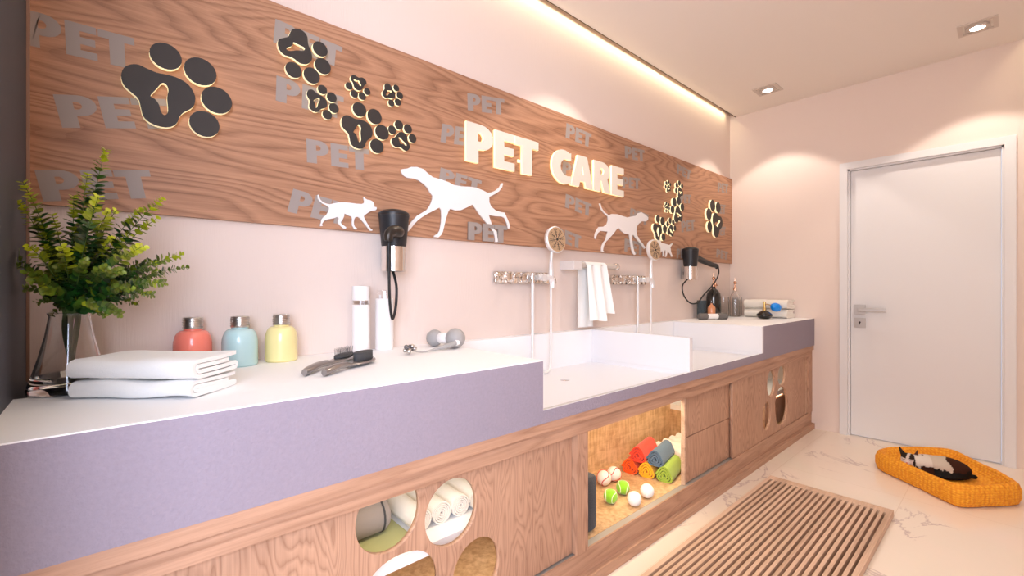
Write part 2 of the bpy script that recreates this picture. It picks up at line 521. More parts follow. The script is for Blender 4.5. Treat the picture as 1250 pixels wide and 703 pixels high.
box(bm, XL, WX0, YR - 0.1, YR, 0, 3.0); box(bm, WX1, L, YR - 0.1, YR, 0, 3.0)
box(bm, WX0, WX1, YR - 0.1, YR, 0, WZ0); box(bm, WX0, WX1, YR - 0.1, YR, WZ1, 3.0)
struct('wall_front', bm, M_wall)
bm = bmesh.new()
for x in (WX0, (WX0 + WX1) / 2 - 0.02, WX1 - 0.04): box(bm, x, x + 0.04, YR - 0.08, YR - 0.03, WZ0, WZ1)
for z in (WZ0, WZ1 - 0.04): box(bm, WX0, WX1, YR - 0.08, YR - 0.03, z, z + 0.04)
wf = struct('window_1', bm, M_dogw)
obj('window_pane', B(WX0 + 0.03, WX1 - 0.03, YR - 0.058, YR - 0.052, WZ0 + 0.03, WZ1 - 0.03), M_pane, wf)
bm = bmesh.new()
box(bm, XL, L, -0.05, 1.705, CZ, CZ + 0.05)
box(bm, XL, L, YR, -0.17, CZ, CZ + 0.05)
box(bm, XL, L, YR, W, 2.9, 3.0)
struct('ceiling', bm, M_ceil)
struct('shadow_gap_1', B(XL, L, 1.7045, 1.7075, CZ - 0.003, CZ + 0.02), M_edge)  # thin dark strip drawing the shadow gap at the ceiling edge
# dark partition at the left end of the counter and its tan edge trim
struct('wall_partition', B(-0.255, -0.156, 0.80, W - 0.0005, 0.0, CZ - 0.001), M_dark)
struct('trim_2', B(-0.1555, -0.150, 1.722, 1.7395, 0.905, CZ - 0.003), M_trimbrown)

# ------------------------------------------------------------------ door
bm = bmesh.new()
FX0, FX1 = L - 0.018, L + 0.06
fo0, fo1, fz = -0.017, 0.9126, 2.127
for a, b_, c_, d_ in ((fo0, DY0, 0, fz), (DY1, fo1, 0, fz), (DY0, DY1, DZ, fz)):
    box(bm, FX0, L - 0.0005, a, b_, c_, d_)
for a, b_, c_, d_ in ((DY0 + 0.0005, DY0 + 0.012, 0, DZ - 0.0005), (DY1 - 0.012, DY1 - 0.0005, 0, DZ - 0.0005), (DY0 + 0.0005, DY1 - 0.0005, DZ - 0.012, DZ - 0.0005)):
    box(bm, L - 0.0005, FX1, a, b_, c_, d_)
door = struct('door_1', bm, M_door)
leaf = obj('door_leaf', B(L + 0.022, L + 0.058, DY0 + 0.014, DY1 - 0.014, 0.006, DZ - 0.014, bev=0.002), M_door, door)
XF = L + 0.022
hy, hz = 0.79, 0.985
h = obj('door_handle', B(XF - 0.009, XF, hy - 0.036, hy + 0.036, hz - 0.04, hz + 0.036, bev=0.002), M_chrome, door, label='square nickel rosette with lever')
bm = B(XF - 0.05, XF - 0.009, hy - 0.014, hy + 0.004, hz - 0.012, hz + 0.010, bev=0.003)
box(bm, XF - 0.058, XF - 0.04, hy - 0.165, hy + 0.006, hz - 0.014, hz + 0.012, bev=0.003)
obj('lever', bm, M_chrome, h)
k = obj('lock_plate', B(XF - 0.008, XF, hy - 0.036, hy + 0.036, hz - 0.142, hz - 0.066, bev=0.002), M_chrome, door)
bm = lathe([(0, -0.0015), (0.007, -0.0015), (0.007, 0.0)], 16, axis=rotm('Y', 90), c=(XF - 0.008, hy, hz - 0.1))
box(bm, XF - 0.0095, XF - 0.008, hy - 0.003, hy + 0.003, hz - 0.118, hz - 0.1)
obj('keyhole', bm, M_bronze, k)

# ------------------------------------------------------------------ wooden wall panel and its printed words
YP = 1.74
panel = thing('wooden_wall_panel', 'long oak panel on the wall above the basins, printed with grey words', 'wall panel', (2.1, YP + 0.01, 1.375))
obj('board', B(-0.15, L - 0.001, YP, W - 0.0005, 1.375, 2.157), M_oakx, panel, world=True)

def arc(cx, cy, rx, ry, a0, a1, n=10):
    return [(cx + rx * math.cos(math.radians(a0 + (a1 - a0) * i / n)), cy + ry * math.sin(math.radians(a0 + (a1 - a0) * i / n))) for i in range(n + 1)]
LET = {
 'P': [[(0, 0), (0, 1), (.52, 1)] + arc(.55, .68, .45, .32, 90, -90) + [(.44, .36), (.44, 0)],
       [(.42, .56), (.42, .79), (.5, .79)] + arc(.5, .675, .13, .115, 80, -80, 6)],
 'E': [[(0, 0), (0, 1), (1, 1), (1, .78), (.46, .78), (.46, .61), (.95, .61), (.95, .40), (.46, .40), (.46, .22), (1, .22), (1, 0)]],
 'T': [[(.29, 0), (.29, .77), (0, .77), (0, 1), (1, 1), (1, .77), (.71, .77), (.71, 0)]],
 'C': [arc(.62, .5, .62, .52, 52, 308, 22) + [(1, .03), (1, .27)] + arc(.80, .5, .38, .27, 300, 60, 12) + [(1, .73), (1, .97)]],
 'A': [[(0, 0), (.29, 1), (.71, 1), (1, 0), (.66, 0), (.61, .19), (.39, .19), (.34, 0)], [(.44, .40), (.56, .40), (.50, .68)]],
 'R': [[(0, 0), (0, 1), (.5, 1)] + arc(.52, .70, .42, .30, 90, -50) + [(1.0, 0), (.60, 0), (.44, .37), (.40, .37), (.40, 0)],
       [(.40, .58), (.40, .80), (.46, .80)] + arc(.46, .69, .13, .11, 80, -80, 6)],
}
LET['C'] = [arc(.62, .5, .62, .52, 62, 298, 22) + [(1, .02), (1, .26)] + arc(.80, .5, .36, .26, 290, 70, 12) + [(1, .74), (1, .98)]]

WORDS = [  # top-left of P, bottom-left of P, top-right of T
 ((23, 9), (26, 53), (163.6, 47)), ((64.4, 115), (76, 156), (202, 121)), ((42, 207.6), (53, 246), (182, 207.6)),
 ((336.3, 23), (333.5, 51.4), (418, 57.8)), ((337.5, 92), (336.5, 122.5), (419.6, 118.6)), ((373.7, 169.2), (374.8, 198), (450.4, 182.6)),
 ((358, 230.3), (350.5, 258), (430, 250.6)), ((570.4, 113.5), (571, 134.4), (615.5, 121)), ((539.9, 150.8), (537.5, 173.2), (583, 159)),
 ((537.9, 204.4), (535.5, 222), (588, 220.8)), ((691.5, 150), (690.3, 167.8), (722.2, 163.9)), ((762.6, 177.8), (763, 192.7), (786.5, 183.4)),
 ((687, 196.7), (686, 212), (717, 205)), ((759.6, 215.7), (759.6, 229.6), (781, 217.6)), ((690.7, 236.4), (689.7, 253), (722.3, 249.2)),
 ((677.5, 275.4), (677, 292.7), (709.5, 288.2)), ((769.7, 253.7), (768.5, 268), (791.7, 262)), ((762.6, 290.8), (762, 306.8), (785.7, 297.2)),
 ((826.9, 199.6), (825.9, 211), (843.8, 209)), ((829.9, 236.8), (829.9, 247.8), (843.4, 237.8)), ((831.3, 269.7), (831.9, 283.6), (847.8, 267.7)),
 ((876.3, 222.3), (876, 234), (889, 224.9)), ((874, 249), (874, 260.7), (885.7, 250)), ((875.3, 276.7), (875.3, 287.6), (885.7, 276.7)),
 ((825.9, 303.5), (825.9, 315.5), (839, 303)), ((874.7, 303.5), (874.1, 314), (888.6, 307.5)),
]
def word(tl, bl, tr, y, th):
    TL, BL, TR = (on_plane(1, y, *p) for p in (tl, bl, tr))
    ux, uy = TR - TL, TL - BL
    bm = bmesh.new()
    for ch, a, b_ in (('P', 0, .335), ('E', .365, .64), ('T', .655, 1.0)):
        loops = [[(a + (b_ - a) * x, yy) for x, yy in lp] for lp in LET[ch]]
        def f(x, yy, d, BL=BL, ux=ux, uy=uy): 
            q = BL + ux * x + uy * yy; return (max(-0.1495, q.x), y - d + th * 0, q.z)
        pb = plate(loops, th, f)
        me = bpy.data.meshes.new('t'); pb.to_mesh(me); pb.free(); bm.from_mesh(me); bpy.data.meshes.remove(me)
    return bm
for w_ in WORDS:
    obj('printed_word', word(*w_, YP, 0.0008), [M_print, M_print], panel, world=True)
obj('printed_word', word((570.7, 270.9), (570.4, 292.8), (617.6, 276.3), YP, 0.0105), [M_print, M_print], panel, world=True)

# ------------------------------------------------------------------ raised white dogs
def px(zx, zy, s, pts): return [(zx + a / s, zy + b_ / s) for a, b_ in pts]
DOG_BIG = px(480, 195, 6.393, [(62,75),(75,72),(110,68),(140,55),(185,55),(235,72),(270,105),(310,135),(380,155),(435,175),(470,195),(530,207),(600,210),(650,218),(700,238),(735,257),(765,255),(800,240),(830,215),(845,185),(850,182),(858,185),(850,215),(825,248),(790,270),(750,290),(750,330),(765,365),(800,395),(840,408),(868,412),(880,435),(900,480),(912,515),(905,540),(895,535),(890,500),(870,455),(850,443),(800,440),(755,432),(745,425),(755,460),(770,505),(790,545),(808,560),(812,600),(820,640),(796,642),(795,600),(785,565),(760,530),(735,500),(710,470),(670,420),(640,375),(620,350),(580,370),(530,393),(490,395),(445,382),(430,405),(415,450),(400,510),(388,560),(375,585),(355,605),(318,602),(325,590),(350,575),(365,550),(375,490),(378,440),(375,395),(362,372),(320,395),(270,420),(230,445),(195,470),(165,500),(135,540),(115,560),(95,552),(112,530),(145,480),(190,435),(225,415),(265,390),(290,350),(305,310),(308,280),(285,250),(265,215),(240,190),(200,160),(160,145),(110,140),(85,125),(65,100)])
DOG_SMALL = px(380, 230, 11.71, [(95,90),(108,90),(112,120),(130,160),(165,195),(210,215),(265,226),(320,213),(390,200),(480,198),(560,205),(650,218),(720,222),(755,208),(760,180),(748,130),(755,122),(775,145),(800,160),(840,165),(880,188),(898,220),(905,262),(935,268),(935,295),(915,315),(870,315),(820,340),(780,370),(750,395),(765,440),(800,500),(830,550),(855,580),(878,590),(870,605),(840,602),(815,570),(780,525),(740,475),(700,430),(670,405),(630,412),(615,440),(608,480),(612,520),(625,550),(655,572),(648,585),(615,582),(600,550),(585,530),(582,480),(588,440),(575,400),(530,385),(475,355),(470,400),(445,450),(420,480),(430,505),(465,530),(500,555),(495,578),(460,572),(420,535),(385,500),(385,470),(395,430),(375,405),(330,425),(250,440),(205,445),(175,475),(155,505),(165,535),(130,540),(128,520),(140,490),(145,445),(180,405),(215,380),(245,330),(258,275),(215,240),(160,215),(120,180),(95,140)])
DOG_MID = px(715, 240, 8.27, [(140,70),(148,68),(160,110),(185,150),(235,190),(265,175),(320,178),(370,195),(420,210),(470,200),(515,192),(535,165),(565,158),(600,180),(632,210),(630,235),(610,250),(570,248),(540,270),(518,300),(512,345),(520,390),(545,435),(572,470),(605,515),(592,527),(560,480),(520,435),(495,405),(485,385),(472,392),(468,430),(478,500),(490,550),(505,580),(495,588),(475,570),(462,520),(452,450),(440,380),(400,375),(365,350),(330,315),(310,335),(280,375),(240,420),(210,450),(190,480),(178,520),(175,545),(188,555),(165,560),(160,540),(165,500),(180,465),(205,435),(215,390),(225,352),(150,345),(125,365),(108,400),(102,430),(93,415),(98,375),(115,335),(135,305),(185,303),(218,275),(228,240),(225,200),(185,165),(155,125)])
DOG_PUP = px(715, 240, 8.27, [(735,430),(755,435),(762,465),(800,475),(850,490),(875,470),(880,478),(855,510),(862,560),(878,600),(870,610),(855,575),(830,550),(822,580),(812,610),(805,605),(812,560),(808,535),(795,545),(790,600),(780,605),(782,560),(770,545),(755,570),(740,600),(730,598),(745,560),(755,520),(745,480),(722,462),(725,445)])
def wall_board(name, outline, th, label, cat, group=None):
    pts = [on_plane(1, YP - th, u, v) for u, v in outline]
    loop = [(p.x, p.z) for p in pts]
    cx = sum(p[0] for p in loop) / len(loop); cz = sum(p[1] for p in loop) / len(loop)
    bm = plate([loop], th, lambda x, z, d: (x - cx, -d, z - cz))
    o = obj(name, bm, [M_dogw, M_dogw]); o.location = (cx, YP - 0.0002, cz)
    return tag(o, label, cat, group)
wall_board('dog_cutout', DOG_BIG, 0.008, 'largest white dog cutout striding left, head raised, behind the near hair dryer', 'wall decoration')
wall_board('dog_cutout', DOG_SMALL, 0.008, 'small white dog cutout with upright ear walking right, left of the near hair dryer', 'wall decoration')
wall_board('dog_cutout', DOG_MID, 0.008, 'white dog cutout striding right above the towel rail, tail raised', 'wall decoration')
wall_board('dog_cutout', DOG_PUP, 0.008, 'tiny white puppy cutout facing left beside the far shower head', 'wall decoration')

# ------------------------------------------------------------------ paw prints with lit edges
YF = YP - 0.026
def big(pts): return [on_plane(1, YF, 140 + a / 5.02, 40 + b_ / 5.02) for a, b_ in pts]
PAD = [(p.x, p.z) for p in big([(38,260),(55,212),(100,190),(150,193),(200,217),(260,243),(330,258),(400,282),(460,325),(495,390),(490,440),(468,468),(420,492),(395,520),(375,560),(330,581),(270,575),(210,550),(170,510),(155,450),(140,400),(92,357),(50,312)])]
HOLE = [(p.x, p.z) for p in big([(292,308),(320,322),(330,355),(321,400),(325,480),(305,505),(282,485),(270,440),(245,405),(218,385),(255,345)])]
TOES = []
for cx, cy, rx, ry in ((318, 143, 93, 83), (531, 240, 93, 87), (629, 418, 94, 80), (550, 563, 88, 82)):
    e = big([(cx + rx * math.cos(a * PI / 6), cy + ry * math.sin(a * PI / 6)) for a in range(12)])
    c0 = Vector((sum(p.x for p in e) / 12, sum(p.z for p in e) / 12))
    r = sum((Vector((p.x, p.z)) - c0).length for p in e) / 12
    TOES.append((c0, r))
PC = on_plane(1, YF, 140 + 290 / 5.02, 40 + 380 / 5.02); PC = Vector((PC.x, PC.z))
TC = sum((t[0] for t in TOES), Vector((0, 0))) / 4
def paw(pc, tc, label, th=0.017, group='illuminated paw prints on the oak panel'):
    a = on_plane(1, YF, *pc); b_ = on_plane(1, YF, *tc)
    A, Bv = Vector((a.x, a.z)), Vector((b_.x, b_.z))
    d0, d1 = TC - PC, Bv - A
    k = d1.length / d0.length; an = math.atan2(d1.y, d1.x) - math.atan2(d0.y, d0.x)
    R = Matrix.Rotation(an, 2)
    th = 0.0075 + 0.0095 * min(1, k)
    def tf(p): 
        q = R @ (Vector(p) - PC) * k; return (q.x, q.y)
    root = thing('paw_print', label, 'wall decoration', (A.x, YP, A.y), group=group)
    f = lambda x, z, d: (x, -0.009 - d, z)
    obj('pad', plate([roundloop([tf(p) for p in PAD], 3), roundloop([tf(p) for p in HOLE], 3)], th, f), [M_pawface, M_glow], root)
    for c0, r in TOES:
        c1 = tf(c0)
        obj('toe', plate([[(c1[0] + r * k * math.cos(2 * PI * i / 26), c1[1] + r * k * math.sin(2 * PI * i / 26)) for i in range(26)]], th, f), [M_pawface, M_glow], root)
    for q in [tf((PC.x + .05, PC.y + .02))] + [tf(t[0]) for t in TOES]:
        obj('wall_spacer', B(q[0] - 0.004 * k, q[0] + 0.004 * k, -0.0095, -0.0002, q[1] - 0.004 * k, q[1] + 0.004 * k), M_glow, root)
paw((197.8, 115.7), (241, 107.9), 'largest charcoal paw print above the green plant, toes pointing right')
paw((363.6, 57.9), (381.6, 79.1), 'medium charcoal paw print nearest the panel top edge, toes pointing down')
paw((387.7, 123.1), (402.1, 124.5), 'charcoal paw print over the grey word just below the topmost paw')
paw((438.4, 100.7), (438.2, 111.6), 'small charcoal paw print with toes pointing straight down')
paw((475.8, 111.9), (484.7, 118), 'smallest charcoal paw print of the left cluster, highest on its right side')
paw((437.7, 159.7), (456.2, 153.9), 'medium charcoal paw print low in the left cluster, toes pointing right')
paw((490.7, 171.7), (492.7, 159), 'small charcoal paw print with toes pointing up, right of a medium one')
paw((817, 230), (816, 224.5), 'topmost tiny paw print of the right cluster')
paw((831, 234.6), (829.2, 227.2), 'small paw print right of the topmost tiny one in the right cluster')
paw((814.5, 251), (816.5, 254.5), 'tiny paw print at the left edge middle of the right cluster')
paw((828.2, 262), (826.9, 250.1), 'larger paw print in the middle of the right cluster, toes up')
paw((803.5, 281.5), (808.8, 276.5), 'lower left paw print of the right cluster, above the tiny puppy cutout')
paw((819.5, 281.2), (820.4, 273.1), 'lowest right small paw print of the right cluster')
paw((875.1, 273.1), (869.7, 260.5), 'lone large paw print near the far right end of the oak panel')

# ------------------------------------------------------------------ PET CARE sign
YS = 1.715
z0, z1 = 1.749, 1.936
sign = thing('letter_sign', 'large glowing cream letters reading PET CARE on the oak panel', 'sign', (1.9, YP, z0))
for ch, u0, u1 in (('P', 569.2, 602.3), ('E', 604.3, 628.3), ('T', 629.1, 657.4), ('C', 673.7, 697.3), ('A', 697.6, 724.2), ('R', 725.0, 745.6), ('E', 746.8, 761.6)):
    a = on_plane(1, YS, u0, 200).x; b_ = on_plane(1, YS, u1, 200).x
    bm = plate([[(a + (b_ - a) * x, z0 + (z1 - z0) * y) for x, y in lp] for lp in LET[ch]], 0.017, lambda x, z, d: (x, YP - 0.008 - d, z))
    lo = obj('letter', bm, [M_letter, M_glow2], sign, world=True)
    obj('standoff', B((a * .75 + b_ * .25) - 0.008, (a * .75 + b_ * .25) + 0.008, YP - 0.0082, YP - 0.0002, z0 + 0.06, z0 + 0.075), M_glow2, lo, world=True)

# ------------------------------------------------------------------ downlights
def downlight():
    root = thing('ceiling_downlight', '', 'ceiling light', (0, 0, 0), group='recessed square downlights')
    a, b_ = 0.086, 0.076
    bm = bmesh.new()
    for q, w_, zt in ((a, 0.022, -0.006), (0.055, 0.008, -0.003)):
        for s in (-1, 1):
            box(bm, s * q if s < 0 else q - w_, -q + w_ if s < 0 else q, -q, q, zt, 0.0)
            box(bm, -q + w_, q - w_, s * q if s < 0 else q - w_, -q + w_ if s < 0 else q, zt, 0.0)
    obj('frame', bm, M_nickelw, root)
    obj('bezel', lathe([(0.034, -0.012), (0.050, -0.012), (0.052, -0.004), (0.052, -0.0005), (0.034, -0.0005)], 36), M_nickelw, root, smooth=True)
    obj('lamp_lens', lathe([(0, -0.0105), (0.034, -0.0105), (0.034, -0.002), (0, -0.002)], 36), M_lamp, root)
    return root
def add_spot(root):
    l = bpy.data.lights.new('downlight_beam', 'SPOT'); l.energy = P_SPOT; l.color = SPOTC
    l.spot_size = math.radians(94); l.spot_blend = 0.18; l.shadow_soft_size = 0.03
    o = bpy.data.objects.new('downlight_beam', l); COL.objects.link(o); o.parent = root; o.location = (0, 0, -0.03)
D0 = downlight()
DL = [((3.90, 1.30), 'square recessed downlight in the ceiling nearer the cove and the far corner'),
      ((3.90, 0.14), 'square recessed downlight in the ceiling above the white door'),
      ((1.95, 1.30), 'square recessed downlight over the first basin'), ((1.95, 0.14), 'square recessed downlight over the open floor'),
      ((0.62, 0.14), 'added square recessed downlight, out of view above the viewer'), ((-1.6, 0.3), 'added square recessed downlight, out of view behind the partition')]  # these two are unseen, added to lift the room's ambient light
for i, ((x, y), lb) in enumerate(DL):
    r = D0 if i == 0 else copy_tree(D0)
    r.location = (x, y, CZ); r['label'] = lb
for r in [o for o in SC.objects if o.name.startswith('ceiling_downlight')]: add_spot(r)

# ------------------------------------------------------------------ counter with basins
FY = 1.085
ctr = thing('washing_counter', 'long mauve fronted white washing counter with two sunken basins', 'counter', (2.1, FY, 0.68))
bm = plate([[(-.1555, .681), (4.3135, .681), (4.3135, .90), (3.182, .90), (3.182, .7255), (1.122, .7255), (1.122, .90), (-.1555, .90)]], 0.02, lambda x, z, d: (x, FY + 0.02 - d, z))
for f in bm.faces:
    f.normal_update()
    f.material_index = 0 if abs(f.normal.y) > 0.5 and f.calc_center_median().y < FY + 0.005 else 1
obj('front_fascia', bm, [M_mauve, M_top], ctr, world=True, label='rough mauve front, cut low along the basins')
bm = bmesh.new()
box(bm, -.1555, 1.122, FY + .02, 1.50, .681, .90); box(bm, -.1557, 1.1225, FY - .0003, FY + .03, .8975, .9004)
box(bm, -.09, 1.122, 1.50, W - 0.0005, .681, .90)
box(bm, 3.182, 4.3135, FY + .02, W - 0.0005, .681, .90)
box(bm, 1.122, 3.182, 1.70, W - 0.0005, .681, .90)
obj('countertop', bm, M_top, ctr, world=True)
obj('ledge', B(-.1555, -.0905, 1.745, W - .0005, .70, .895), M_wall, ctr, world=True)
for x0, x1 in ((1.122, 2.180), (2.210, 3.162)):
    obj('basin_floor', B(x0, x1, FY + .02, 1.70, .684, .705), M_white, ctr, world=True)
obj('basin_divider', B(2.180, 2.210, FY + .0008, 1.70, .7258, .8995, bev=0.002), M_white, ctr, world=True)
obj('basin_end_wall', B(3.162, 3.182, FY + .0008, 1.70, .7258, .8995, bev=0.002), M_white, ctr, world=True)
obj('basin_divider', B(2.180, 2.210, FY + .0205, 1.70, .684, .7257), M_white, ctr, world=True)
obj('basin_end_wall', B(3.162, 3.182, FY + .0205, 1.70, .684, .7257), M_white, ctr, world=True)
for x in (1.65, 2.68):
    obj('drain', lathe([(0, .7065), (.022, .7065), (.024, .705)], 24, c=(x, 1.45, 0)), M_polish, ctr, world=True, smooth=True)

# ------------------------------------------------------------------ cabinet under the counter
cab = thing('base_cabinet', 'long oak cabinet under the counter with sliding paw doors', 'cabinet', (2.1, 1.3, 0.0))
def cp(name, bm, m, label=None): return obj(name, bm, m, cab, world=True, label=label)
XE = L - 0.0008
cp('plinth', B(-.155, XE, 1.083, 1.30, 0.0, .0448), M_oakr)
cp('bottom_rail', B(-.155, XE, 1.106, 1.1135, .045, .136), M_oakr)
cp('sliding_track', B(-.155, 4.228, 1.114, 1.150, .112, .1295), M_track, 'grey aluminium door track')
bm = B(-.155, XE, 1.090, 1.12, .645, .6805)
cp('cornice', bm, M_oakr)
cp('top_rail', B(-.155, XE, 1.102, 1.1105, .593, .645), M_oakr)
cp('stile', B(1.324, 1.388, 1.101, 1.160, .1365, .5928), M_oakz)
cp('end_post', B(4.23, XE, 1.101, 1.16, .1365, .5928), M_oakz)
cp('end_jamb', B(4.178, 4.2295, 1.118, 1.17, .1365, .64), M_mat)
cp('bottom_panel', B(-.155, XE, 1.1505, 1.5595, .111, .130), M_burl)
bm = bmesh.new(); box(bm, -.155, XE, 1.56, 1.575, .045, .68)
cp('back_panel', bm, M_burl)
cp('upper_back', B(-.155, 1.355, 1.545, 1.5595, .3625, .66), M_top, 'pale back above the left shelf')
cp('upper_back', B(2.855, XE, 1.545, 1.5595, .3625, .66), M_top, 'pale back above the right shelf')
cp('shelf', B(-.154, 1.355, 1.20, 1.5595, .328, .362), M_top, 'pale shelf board')
cp('shelf', B(2.855, XE, 1.20, 1.5595, .328, .362), M_top, 'pale shelf board')
cp('side_panel', B(1.356, 1.372, 1.161, 1.5595, .1305, .645), M_burl)
cp('side_panel', B(2.855, 2.872, 1.165, 1.5595, .1305, .3275), M_burl)
cp('inner_box', B(3.52, 3.95, 1.19, 1.40, .1305, .318), M_oakz)

def door_panel(name, x0, x1, y, loops, z0=.1375, z1=.640, m=M_oakz):
    bm = plate([[(x0, z0), (x1, z0), (x1, z1), (x0, z1)]] + loops, 0.018, lambda x, z, d: (x, y + 0.018 - d, z))
    for f in bm.faces: f.material_index = 0
    return cp(name, bm, m)
def circ(cx, cz, rx, rz, n=40): return [(cx + rx * math.cos(-2 * PI * i / n), cz + rz * math.sin(-2 * PI * i / n)) for i in range(n)]
door_panel('sliding_door', -.15, 1.320, 1.126, [circ(.568, .535, .094, .100), circ(.772, .477, .094, .100), circ(.866, .263, .092, .100),
           roundloop([(.45, .25), (.47, .335), (.53, .400), (.60, .418), (.67, .400), (.715, .345), (.718, .28), (.67, .21), (.59, .175), (.50, .19)], 4)])
door_panel('sliding_door', 2.765, 4.172, 1.112, [circ(3.405, .492, .078, .092), circ(3.322, .284, .078, .096), circ(3.620, .520, .085, .072),
           roundloop([(3.49, .25), (3.48, .34), (3.52, .41), (3.60, .442), (3.68, .42), (3.735, .35), (3.745, .27), (3.70, .195), (3.62, .165), (3.54, .185)], 4)])
for z0_, z1_ in ((.137, .370), (.3745, .640)):
    d = cp('drawer', B(2.235, 2.800, 1.134, 1.150, z0_, z1_, bev=.0015), M_oakz)
cp('drawer_side', B(2.218, 2.2345, 1.132, 1.152, .1305, .64), M_mat)

# ------------------------------------------------------------------ mat of wooden slats on the floor
mat_ = thing('slatted_mat', 'wooden slatted duckboard lying on the marble floor before the cabinet', 'floor mat', (1.9, .67, 0))
MX0, MX1, MY0, MY1, MZ = .75, 2.937, .398, .965, .036
bm = B(MX1 - .055, MX1, MY0, MY1, .004, MZ, bev=.002)
obj('end_board', bm, M_mat, mat_, world=True)
obj('end_board', B(MX0, MX0 + .055, MY0, MY1, .004, MZ, bev=.002), M_mat, mat_, world=True)
ns = 22
pitch = (MY1 - MY0) / ns
for i in range(ns):
    y = MY0 + pitch * i
    wd_ = pitch * (.55 if 0 < i < ns - 1 else .78)
    y0_ = y if i < ns - 1 else MY1 - wd_
    if 0 < i < ns - 1: y0_ = y + pitch * .2
    obj('slat', B(MX0 + .0555, MX1 - .0555, y0_, y0_ + wd_, .006, MZ), M_mat, mat_, world=True)
for x in (MX0 + .2, MX1 - .3):
    obj('cross_bearer', B(x, x + .05, MY0 + .02, MY1 - .02, .0019, .0058), M_mat, mat_, world=True)
obj('gap_shade_sheet', B(MX0 + .012, MX1 - .056, MY0 + .012, MY1 - .012, .0006, .0018), M_gapshade, mat_, world=True, label='dark brown sheet below the slats, standing in for shade in the gaps')  # sheet added to darken the gaps as shade would
obj('end_bearer', B(MX1 - .05, MX1 - .005, MY0 + .005, MY1 - .005, 0, .0038), M_mat, mat_, world=True)

# ------------------------------------------------------------------ vase with the green plant
vc = Vector((-.066, 1.535, .9))
vase = thing('glass_vase', 'flared clear glass vase holding the green plant on the counter', 'vase', vc)
prof = [(0, 0), (.066, 0), (.074, .004), (.075, .012), (.068, .035), (.055, .085), (.044, .135), (.037, .182), (.040, .190), (.0375, .1905), (.0345, .182), (.041, .135), (.051, .085), (.062, .040), (.055, .026), (0, .022)]
obj('vase_body', lathe(prof, 40), M_glass, vase, smooth=True)

M_leaf = attr_mat('eucalyptus_leaf', 0.35, 0.5)
M_stem = plain('green_stem', (0.10, 0.17, 0.035), 0.5)
plant = thing('potted_greenery', 'bushy green plant with round yellow tipped leaves in the glass vase', 'plant', vc + Vector((0, 0, .024)))
leafbm = bmesh.new(); lc = leafbm.loops.layers.float_color.new('col'); stembm = bmesh.new()
def leaf(p, d, up, size, colr):
    d = d.normalized(); s = d.cross(up)
    if s.length < 1e-3: s = Vector((1, 0, 0))
    s.normalize(); n = s.cross(d).normalized()
    pts = [(0, 0, 0), (.3, .36, .05), (.62, .44, .08), (.9, .26, .05), (1, 0, 0), (.9, -.26, .05), (.62, -.44, .08), (.3, -.36, .05)]
    vs = [leafbm.verts.new(p + d * (a * size) + s * (b_ * size) + n * (c_ * size)) for a, b_, c_ in pts]
    for q in ((0, 1, 2, 3, 4), (0, 4, 5, 6, 7)):
        f = leafbm.faces.new([vs[i] for i in q])
        for l_ in f.loops: l_[lc] = (*colr, 1)
TIPS = [(129,183),(28,222),(23,246),(2,306),(6,318),(107,212),(198,243),(171,256),(192,266),(142,256),(223,311),(229,326),(193,328),(132,258),
        (182,338),(160,352),(38,342),(52,356),(75,300),(96,268),(64,262),(118,300),(150,310),(176,300),(205,318),(60,325),(88,330),(140,345),(110,350),(120,240),(50,285),(160,285),(30,330),
        (70,350),(98,300),(132,325),(185,318),(90,240),(150,352),(80,372),(125,370),(55,300),(105,318),(138,290),(168,325),(45,262),(200,335),(28,352),(44,370),(64,384),(168,370),(188,360),(148,384),(203,345),(84,388),(128,386),(34,300),(150,330),(178,345),(70,325),(105,360),(115,375)]
rnd = random.Random(11)
base = vc + Vector((.004, -.02, .04)); neck = vc + Vector((.004, 0, .186))
